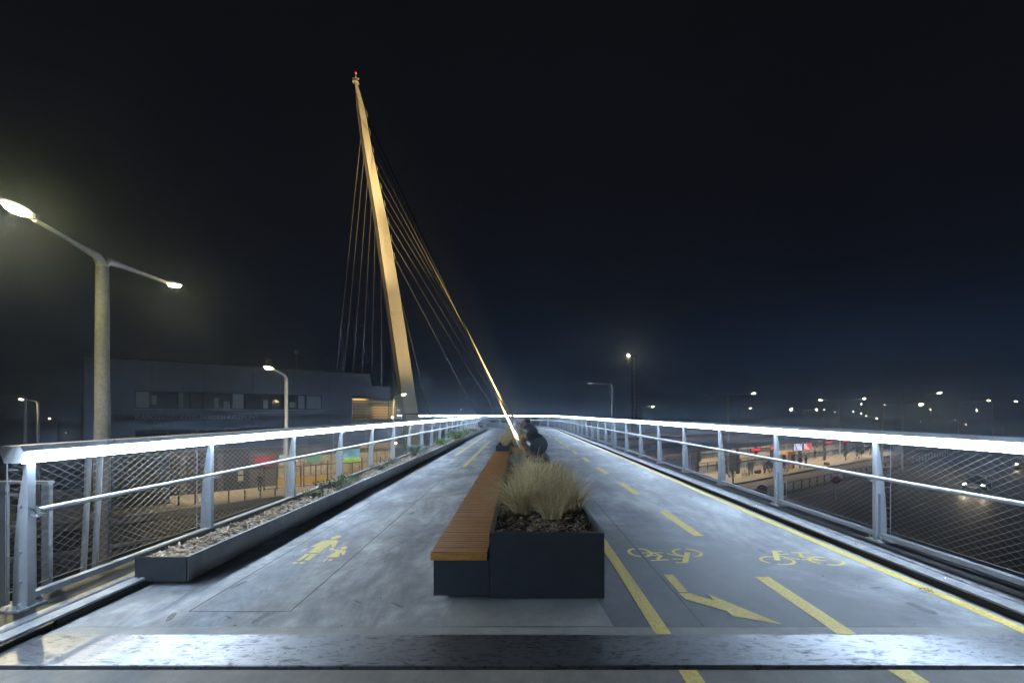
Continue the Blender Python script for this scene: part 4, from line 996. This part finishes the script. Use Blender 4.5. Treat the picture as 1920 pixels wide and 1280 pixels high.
# ------------------------------------------------------------------ bus station on the right
def U(u, n_, z=0): return Vector((.8*u-.6*n_, .6*u+.8*n_, z))
UA = math.atan2(.6, .8)
def ustrip(name, u0, u1, n0, n1, z, ma, kind='structure', **kw):
    m = MB(); m.prism([U(u0, n0)[:2], U(u1, n0)[:2], U(u1, n1)[:2], U(u0, n1)[:2]], 'z', GZ-.02, z); return m.build(name, ma, kind=kind, **kw)
ustrip('road', -10, 260, 2, 19, GZ+.0, M['asphalt'])
ustrip('bus_lane', 26, 240, 19.8, 24.96, GZ+.012, mat('bus_lane_concrete', (.13, .125, .11), .8, var=.2, scale=.6, bump=.2, bscale=10))
ustrip('bus_lane', 26, 240, 31.55, 35.9, GZ+.012, M['asphalt'])
ustrip('bus_lane', 26, 240, 42.1, 46.9, GZ+.012, M['asphalt'])
ustrip('platform', 36, 190, 25, 31.5, GZ+.17, M['pave'])
ustrip('platform', 36, 190, 36, 42, GZ+.17, M['pave'])
ustrip('platform', 36, 190, 47, 53, GZ+.17, M['pave'])
m = MB()
for n_ in (25, 36, 47):
    m.prism([U(36, n_-.2)[:2], U(190, n_-.2)[:2], U(190, n_-.01)[:2], U(36, n_-.01)[:2]], 'z', GZ, GZ+.19)
m.build('platform_kerb', M['frame_dark'], kind='structure')
m = MB()
for k_ in range(14): m.prism([U(20+k_*9, 10.2)[:2], U(24+k_*9, 10.2)[:2], U(24+k_*9, 10.35)[:2], U(20+k_*9, 10.35)[:2]], 'z', GZ, GZ+.006)
m.prism([U(0, 17.6)[:2], U(150, 17.6)[:2], U(150, 17.75)[:2], U(0, 17.75)[:2]], 'z', GZ, GZ+.006)
m.build('road_marking', mat('worn_white_paint', (.25, .25, .24), .6), kind='structure')

def canopy(n0, n1, u0, u1, label, lamps=True, e_=300, lstep=7):
    o = U(u0, n0, GZ); r = empty('platform_canopy', o, UA, label=label, cat='canopy', group='canopies over the bus platforms')
    Lx = u1-u0; D = n1-n0
    m = MB(); m.box(0, Lx, .1, D-.1, 4.05, 4.2); m.build('roof', M['canopy_roof'], r)
    m = MB(); m.box(0, Lx, 0, .099, 3.65, 4.25); m.box(0, Lx, D-.099, D, 3.65, 4.25); m.box(-.1, -.001, 0, D, 3.65, 4.25); m.build('fascia', M['canopy'], r)
    m = MB(); m.box(0, Lx, -.06, -.001, 4.12, 4.24); m.build('gutter', M['galv'], r)
    x = 3.0
    while x < Lx:
        m = MB(); m.box(x-.16, x+.16, D/2-.16, D/2+.16, .17, 4.045); m.build('column', M['black_steel'], r); x += 9.0
    x = 1.5; i = 0
    while x < Lx:
        m = MB(); yy = .6 if i % 2 == 0 else D-.9
        m.box(x, x+.9, yy, yy+.22, 3.95, 4.045); m.build('ceiling_lamp', M['soffit_lamp'], r)
        if x < Lx-1 and i % 2 == 0: area(r, (x+.4, D/2, 3.9), 1.2, .4, e_)
        x += lstep*.5; i += 1
    return r
c1 = canopy(26.4, 31, 34.5, 112, 'nearest long platform canopy with beige fascia')
c2 = canopy(37.4, 41.8, 44, 118, 'second long platform canopy behind the nearest one', e_=220)
c3 = canopy(48.4, 52.8, 55, 124, 'third and farthest long platform canopy', e_=150)

# hanging signs and screens
def hang_sign(u, n_, wd, h, z, ma, name, label, cat, frame=True, group=None):
    r = empty(name, U(u, n_, z), UA-R(20) if name == 'information_screen' else UA, label=label, cat=cat, group=group)
    m = MB(); m.box(-wd/2, wd/2, 0, .18, 0, h); m.build('casing', M['black'], r)
    m = MB(); m.box(-wd/2+.05, wd/2-.05, -.012, -.001, .05, h-.05); m.build('screen', ma, r)
    m = MB(); m.box(-.3, -.26, .06, .1, h, (3.9+GZ)-z if (3.9+GZ)-z > h else h+.1); m.box(.26, .3, .06, .1, h, (3.9+GZ)-z if (3.9+GZ)-z > h else h+.1); m.build('hanger', M['black'], r)
    return r
def screen_mat(name, base, c1_, c2_, es, sc=3):
    m_ = bpy.data.materials.new(name); m_.use_nodes = True; t = m_.node_tree; n = t.nodes; l = t.links; p = n['Principled BSDF']
    c = n.new('ShaderNodeTexCoord'); v = n.new('ShaderNodeTexVoronoi'); v.inputs['Scale'].default_value = sc; v.feature = 'F1'
    l.new(c.outputs['Object'], v.inputs['Vector']); r = n.new('ShaderNodeValToRGB'); r.color_ramp.interpolation = 'CONSTANT'
    r.color_ramp.elements[0].color = (*base, 1); r.color_ramp.elements[1].color = (*c1_, 1); r.color_ramp.elements[1].position = .45
    e_ = r.color_ramp.elements.new(.7); e_.color = (*c2_, 1)
    l.new(v.outputs['Distance'], r.inputs[0]); l.new(r.outputs[0], p.inputs['Emission Color']); p.inputs['Emission Strength'].default_value = es; l.new(r.outputs[0], p.inputs['Base Color']); return m_
SW = screen_mat('white_info_screen', (.9, .9, 1), (.5, .55, .85), (.15, .15, .3), 1.1, 2.2)
SR = screen_mat('red_info_screen', (.9, .06, .08), (.95, .25, .25), (.8, .75, .7), 1.0, 1.6)
SC = screen_mat('colour_info_screen', (.75, .85, 1), (.25, .4, .9), (.2, .7, .45), 1.2, 2.6)
RS = mat('red_led_text', (.8, .02, .03), .5, emit=(1, .03, .05), es=1.6, var=.9, scale=7, col2=(.05, 0, 0))
hang_sign(66.2, 26.1, 1.45, .98, -3.35, SW, 'information_screen', 'white and blue information screen above the orange kiosk', 'screen')
hang_sign(69.3, 26.1, 1.45, .98, -3.42, SR, 'information_screen', 'red information screen right of the white one', 'screen')
hang_sign(43.5, 28.2, .75, 1.0, -3.6, SC, 'information_screen', 'upright colourful screen near the start of the platforms', 'screen')
for i, (u, n_) in enumerate([(57, 27.2), (62, 27.2), (80, 27.2), (87, 27.2), (74, 38.2)]):
    hang_sign(u, n_, 2.3, .32, -3.0, RS, 'departure_sign', ['red lit departure sign, leftmost under the nearest canopy', 'red lit departure sign, second under the nearest canopy', 'red lit departure sign right of the information screens', 'farthest red lit departure sign under the nearest canopy', 'red lit departure sign under the second canopy'][i], 'sign', group='red departure signs')
# kiosk
kr = empty('ticket_kiosk', U(66.5, 27.0, GZ+.17), UA, label='orange and dark ticket kiosk below the white screen', cat='kiosk')
m = MB(); m.box(-1.1, 1.1, 0, 1.3, 1.9, 2.35); m.build('sign_band', M['kiosk'], kr)
m = MB(); m.box(-1.05, -.9, .05, .2, 0, 1.9); m.box(-.2, -.05, .05, .2, 0, 1.9); m.box(-1.05, -.1, 1.1, 1.2, 0, 1.9); m.build('frame', M['kiosk'], kr)
m = MB(); m.box(-.04, 1.08, .05, 1.25, 0, 1.899); m.build('cabin', M['frame_dark'], kr)
m = MB(); m.box(-.75, -.3, -.3, .0, 0, .95); m.build('bin', M['kiosk'], kr)
# platform fences
def picket(n_, u0, u1, step, label, h=1.0):
    r = empty('pedestrian_fence', U(u0, n_, GZ), UA, label=label, cat='fence')
    L_ = u1-u0; m = MB(); m.box(0, L_, -.025, .025, h-.05, h); m.build('rail', M['black_steel'], r)
    m = MB(); k_ = int(L_/step)
    pst = None
    for i in range(min(k_+1, 90)):
        if pst is None:
            m = MB(); m.box(-.05, .05, -.04, .04, 0, h-.051); pst = m.build('post', M['black_steel'], r); o = pst
        else: o = pst.copy(); COL.objects.link(o)
        o.location = (i*step, 0, 0)
picket(19.4, 33, 135, 1.9, 'low black fence between the dark road and the bus lane')
picket(33.9, 40, 120, 2.2, 'low black fence behind the nearest bus platform')
picket(44.6, 46, 120, 2.6, 'far low black fence behind the second platform')
# round signs
def round_sign(x, yy, z, rad, ma, label):
    r = empty('round_sign', (x, yy, GZ), label=label, cat='sign'); h = z-GZ
    m = MB(); m.tube([(0, 0, 0), (0, 0, h+rad)], .035, 8); m.build('post', M['pole_grey'], r)
    m = MB(); m.tube([(0, -.06, h), (0, -.04, h)], rad, 24); m.build('disc', ma, r)
p = W(1428, 36); round_sign(p.x, 36, zrow(918, 36), .42, M['black_steel'], 'dark round traffic sign seen from behind below the right railing')
p = W(1567, 40); round_sign(p.x, 40, zrow(899, 40), .34, mat('red_sign_face', (.25, .01, .02), .5), 'dull red round traffic sign by the road fence')

# people ------------------------------------------------------------------
def person_mesh(pose, seed, coat):
    rd = random.Random(seed)
    st = .16 if pose == 'stand' else .34
    J = [(0, 0, .95), (0, 0, 1.15), (0, .0, 1.38), (0, .0, 1.50), (0, .01, 1.56), (0, .02, 1.65), (0, .015, 1.74),
         (-.09, 0, .90), (-.10, st*.6, .50), (-.10, st-.06, .09), (-.10, st+.10, .04),
         (.09, 0, .90), (.10, -st*.1, .50), (.10, -st*.9, .10), (.10, -st*.9+.15, .04),
         (-.19, 0, 1.40), (-.24, -.10, 1.15), (-.22, .06 if pose == 'walk' else -.02, .90), (-.22, .08, .80),
         (.19, 0, 1.40), (.24, .06, 1.15), (.22, .18 if pose == 'walk' else .04, .93), (.21, .22 if pose == 'walk' else .06, .83)]
    E = [(0,1),(1,2),(2,3),(3,4),(4,5),(5,6),(0,7),(7,8),(8,9),(9,10),(0,11),(11,12),(12,13),(13,14),(2,15),(15,16),(16,17),(17,18),(2,19),(19,20),(20,21),(21,22)]
    Rr = [.155,.145,.165,.075,.06,.095,.075,.10,.072,.048,.04,.10,.072,.048,.04,.085,.058,.045,.035,.085,.058,.045,.035]
    me = bpy.data.meshes.new('body'); me.from_pydata(J, E, []); o = bpy.data.objects.new('tmp_body', me); COL.objects.link(o)
    sk = o.modifiers.new('skin', 'SKIN'); sv = me.skin_vertices[0].data
    for i, rr in enumerate(Rr): sv[i].radius = (rr, rr*.8)
    sv[0].use_root = True
    ss_ = o.modifiers.new('s', 'SUBSURF'); ss_.levels = 1
    dg = bpy.context.evaluated_depsgraph_get(); m2 = bpy.data.meshes.new_from_object(o.evaluated_get(dg)); bpy.data.objects.remove(o)
    m2.materials.clear(); m2.materials.append(coat); m2.materials.append(M['skin']); m2.materials.append(M['cloth_black'])
    for p in m2.polygons:
        z = p.center.z; x = abs(p.center.x); p.material_index = 1 if (z > 1.53 or (x > .17 and z < .88 and z > .7)) else (2 if z < .86 else 0); p.use_smooth = True
    return m2
PM = {}
def person(x, yy, rz, pose, coat, label, gz=GZ+.17, sc=1.0, bag=None):
    key = (pose, coat)
    if key not in PM: PM[key] = person_mesh(pose, len(PM), M[coat])
    o = bpy.data.objects.new('person', PM[key]); COL.objects.link(o); o.location = (x, yy, gz); o.rotation_euler = (0, 0, rz); o.scale = (sc,)*3
    m = MB(); m.ball((0, 0, 1.70), .112, 10, 6, sc=(.95, 1.05, 1.0)); h = m.build('hair', M['hair'], o); h.location = (0, -.02, .01)
    m = MB(); m.ball((-.035, .11, 1.66), .014, 6, 4); m.ball((.035, .11, 1.66), .014, 6, 4); m.build('eyes', M['hair'], o)
    return tag(o, label, 'person')
ppl = [(1363, 52.5, 1.2, 'walk', 'cloth_black', 'person in a black coat at the left end of the near platform'),
       (1405, 55.0, 2.3, 'stand', 'cloth_navy', 'person in navy standing with back to the fence, beside another traveller'),
       (1410, 55.8, -.8, 'stand', 'cloth_black', 'person in black close behind the traveller in navy'),
       (1433, 56.2, 1.8, 'stand', 'cloth_grey', 'person in a grey jacket beside the bench of bags'),
       (1439, 57.0, 1.2, 'walk', 'cloth_black', 'person striding past the bags in dark clothes'),
       (1444, 58.2, .2, 'stand', 'cloth_navy', 'person in navy half hidden by the fourth right railing post'),
       (1474, 58.2, 1.6, 'walk', 'cloth_navy', 'person in navy walking before the orange kiosk'),
       (1500, 61, 1.9, 'stand', 'cloth_black', 'person in black standing right of the orange kiosk'),
       (1511, 61.5, .4, 'stand', 'cloth_brown', 'person in brown right of the kiosk, back to the road'),
       (1528, 74, .4, 'stand', 'cloth_black', 'lone person in black on the second platform'),
       (1586, 72, 1.4, 'stand', 'cloth_grey', 'person in grey by the dark canopy columns'),
       (1608, 75, 1.4, 'walk', 'cloth_black', 'person in black among travellers far along the platform'),
       (1614, 76, -.4, 'stand', 'cloth_navy', 'person in navy among travellers far along the platform'),
       (1632, 78, .9, 'stand', 'cloth_brown', 'person in brown just left of the nearest right post'),
       (1672, 84, .9, 'stand', 'cloth_black', 'first person in black right of the nearest right post, far off'),
       (1721, 92, .9, 'stand', 'cloth_grey', 'farthest person in grey at the end of the near platform')]
for px, Y, rz, ps, ct, lb_ in ppl: person(W(px, Y).x, Y, rz, ps, ct, lb_, sc=1.02)
person(W(487, 43.5).x, 43.5, .5, 'stand', 'cloth_black', 'person in black waiting under the overhang of the dark building', gz=GZ+.14)
# bags on platform
for i, (px, Y) in enumerate(((1420, 56.5), (1424, 57.2), (1550, 66))):
    r = empty('travel_bag', (W(px, Y).x, Y, GZ+.17), i, label=['left travel bag on the platform between standing people', 'right travel bag on the platform between standing people', 'lone travel bag farther along the platform'][i], cat='bag')
    m = MB(); m.box(-.35, .35, -.18, .18, 0, .38); m.build('shell', M['cloth_brown'], r, bevel=.08); m = MB(); m.tube([(-.12, 0, .37), (-.1, 0, .46), (.1, 0, .46), (.12, 0, .37)], .015, 6); m.build('handle', M['black'], r)

# small dark street tree by the platforms
def tree(x, yy, gz, h, rad, seed, label, leafmat, trunk_h=.4):
    rd = random.Random(seed); r = empty('street_tree', (x, yy, gz), label=label, cat='tree')
    m = MB(); m.tube([(0, 0, 0), (.02, 0, h*.25), (0, .03, h*.5), (.02, 0, h*.8)], [.10*h/4, .08*h/4, .05*h/4, .02*h/4], 8)
    for i in range(9):
        q = rd.uniform(0, 2*pi); z = h*rd.uniform(.35, .7); m.tube([(0, 0, z), (cos(q)*rad*.45, sin(q)*rad*.45, z+h*.08), (cos(q)*rad*.8, sin(q)*rad*.8, z+h*.2)], [.03, .02, .008], 5)
    m.build('trunk', M['bark'], r)
    m = MB()
    cl = [(Vector((rd.gauss(0, rad*.45), rd.gauss(0, rad*.45), h*rd.uniform(trunk_h, .95))), rad*rd.uniform(.25, .5)) for _ in range(22)]
    for c, cr in cl:
        for i in range(120):
            d = Vector((rd.gauss(0, 1), rd.gauss(0, 1), rd.gauss(0, .8))).normalized()*cr*rd.random()**.4; p = c+d
            a = Vector((rd.gauss(0, 1), rd.gauss(0, 1), rd.gauss(0, 1))).normalized(); b = a.cross(Vector((rd.gauss(0, 1), rd.gauss(0, 1), rd.gauss(0, 1)))).normalized(); l = rd.uniform(.04, .09)
            m.add([p, p+a*l+b*l*.4, p+a*l*2, p+a*l-b*l*.4], [(0, 1, 2, 3)])
    m.build('crown', leafmat, r); return r
tree(*W(1374, 46)[:2], GZ, 3.6, .9, 3, 'small dark bushy tree at the near end of the platform', M['leaf'])

# bus
def bus(u, n_, label):
    r = empty('coach', U(u, n_, GZ), UA, label=label, cat='bus')
    L_, Wd, H = 11.5, 2.5, 3.0
    m = MB(); prof = [(0, .35), (Wd, .35), (Wd, 2.75), (Wd-.18, 2.98), (.18, 2.98), (0, 2.75)]
    m.prism(prof, 'x', 0, L_); m.build('body', M['bus_red'], r, bevel=.08)
    m = MB(); m.box(.4, L_-.3, -.02, -.002, 1.3, 2.35); m.build('side_window', M['glass'], r)
    m = MB(); m.box(-.02, -.002, .2, Wd-.2, 1.2, 2.5); m.build('windscreen', M['glass'], r)
    m = MB(); m.box(-.03, -.002, .15, Wd-.15, .45, 1.1); m.build('bumper', M['bus_grey'], r)
    m = MB(); m.box(2, 6, .5, Wd-.5, 2.985, 3.2); m.build('roof_unit', M['bus_grey'], r, bevel=.05)
    for x in (2.4, 8.4):
        for yv in (-.02, Wd-.26):
            m = MB(); m.tube([(x, yv, .48), (x, yv+.28, .48)], .48, 18); wl = m.build('wheel', M['tyre'], r)
            m = MB(); m.tube([(x, yv-.01, .48), (x, yv+.29, .48)], .25, 12); m.build('hub', M['galv'], wl)
    for yv in (.2, Wd-.5): m = MB(); m.box(-.05, -.031, yv, yv+.3, .7, .85); m.build('headlight', M['orange_far'] if False else M['lamp_dim'], r)
bus(40.5, 31.9, 'dark red coach parked behind the first platform')
bus(47, 42.5, 'dark red coach standing at the second platform')

# cars
def car(x, yy, rz, paint, label, heads=True, energy=0):
    r = empty('car', (x, yy, GZ+.01), rz, label=label, cat='car', group='cars on the roads below')
    L_, Wd = 4.3, 1.76
    secs = [(-2.15, .30, .62, .72, .62), (-2.0, .26, .80, .84, .74), (-1.2, .24, .90, .88, .80), (-.5, .24, .95, .88, .80), (1.0, .24, .96, .88, .80), (1.75, .26, .92, .86, .76), (2.12, .32, .82, .76, .66)]
    m = MB(); vs = []
    for (t, zb, zt, wb, wt) in secs: vs += [(t, -wb, zb), (t, -wb, (zb+zt)/2), (t, -wt, zt), (t, wt, zt), (t, wb, (zb+zt)/2), (t, wb, zb)]
    n = 6; fs = [(i*n+k, i*n+(k+1) % n, (i+1)*n+(k+1) % n, (i+1)*n+k) for i in range(len(secs)-1) for k in range(n)]+[tuple(range(n))[::-1], tuple((len(secs)-1)*n+k for k in range(n))]
    m.add(vs, fs); m.build('body', paint, r, bevel=.03)
    m = MB(); cb = [(-1.0, .90, .78), (-.25, 1.40, .60), (.95, 1.43, .60), (1.75, .93, .74)]
    vs = []
    for t, z, wv in cb: vs += [(t, -wv, z), (t, wv, z)]
    base = [(-1.0, -.78, .88), (-1.0, .78, .88), (1.75, .74, .88), (1.75, -.74, .88)]
    m.add(vs, [(0, 1, 3, 2), (4, 5, 7, 6), (0, 2, 4, 6), (1, 7, 5, 3), (0, 6, 7, 1)]); m.build('glasshouse', M['glass'], r)
    m = MB(); m.add([(-.27, -.61, 1.41), (-.27, .61, 1.41), (.97, .61, 1.44), (.97, -.61, 1.44), (-.27, -.61, 1.44), (-.27, .61, 1.44), (.97, .61, 1.47), (.97, -.61, 1.47)], [(0,3,2,1),(4,5,6,7),(0,1,5,4),(1,2,6,5),(2,3,7,6),(3,0,4,7)]); m.build('roof', paint, r, bevel=.02)
    for t in (-1.35, 1.3):
        for sy in (-1, 1):
            m = MB(); m.tube([(t, sy*.68, .32), (t, sy*.89, .32)], .32, 18); wl = m.build('wheel', M['tyre'], r); m = MB(); m.tube([(t, sy*.80, .32), (t, sy*.897, .32)], .2, 12); m.build('rim', M['galv'], wl)
    for sy in (-1, 1):
        m = MB(); m.ball((-2.06, sy*.62, .66), .11, 10, 6, sc=(.5, 1.2, .8)); m.build('headlight', M['head_light'] if heads else M['lamp_dim'], r)
        m = MB(); m.ball((2.10, sy*.62, .74), .11, 10, 6, sc=(.3, 1.5, .6)); m.build('tail_light', M['red_light'], r)
        if energy:
            ld = bpy.data.lights.new('headlight_beam', 'SPOT'); ld.energy = energy; ld.color = (1, .84, .55); ld.spot_size = R(50); ld.spot_blend = .7; ld.shadow_soft_size = .06
            lo = bpy.data.objects.new('headlight_beam', ld); COL.objects.link(lo); lo.parent = r; lo.location = (-2.2, sy*.62, .66); lo.rotation_euler = Vector((-1, 0, -.10)).to_track_quat('-Z', 'Y').to_euler()
    m = MB(); m.box(-2.19, -2.16, -.26, .26, .38, .5); m.build('number_plate', M['white_steel'], r)
    return r
c_ = W(1832, 45.5); car(c_.x, 45.5, math.atan2(47, 47)-.12, M['car_dark'], 'dark car with lit headlamps driving towards the bridge', energy=160)
c_ = W(1921, 63); car(c_.x, 63, math.atan2(1, 1.2), M['car_silver'], 'second car with lit headlamps at the right edge', energy=60)
c_ = W(1890, 105); car(c_.x, 105, .7, M['car_dark'], 'distant car with headlamps low on the far road')
c_ = W(60, 16.6); car(c_.x-1.2, 16.2, R(200), M['car_dark'], 'dark car with glowing red tail lights below the left railing', heads=False)
c_ = W(1745, 120); car(c_.x, 120, .7+pi, M['car_silver'], 'faraway car showing its red tail lights')

# ------------------------------------------------------------------ haze
hz = MB(); hz.box(-770, 870, -310, 1160, GZ-1.4, 60)
hm = bpy.data.materials.new('haze'); hm.use_nodes = True; t = hm.node_tree; t.nodes.clear()
ou = t.nodes.new('ShaderNodeOutputMaterial'); pv = t.nodes.new('ShaderNodeVolumePrincipled')
pv.inputs['Color'].default_value = (.66, .80, 1, 1); pv.inputs['Density'].default_value = HAZE; pv.inputs['Anisotropy'].default_value = .86
t.links.new(pv.outputs[0], ou.inputs['Volume'])
ho = hz.build('haze', hm, kind='stuff'); tag(ho, 'thin night mist over the bridge and station', 'haze')
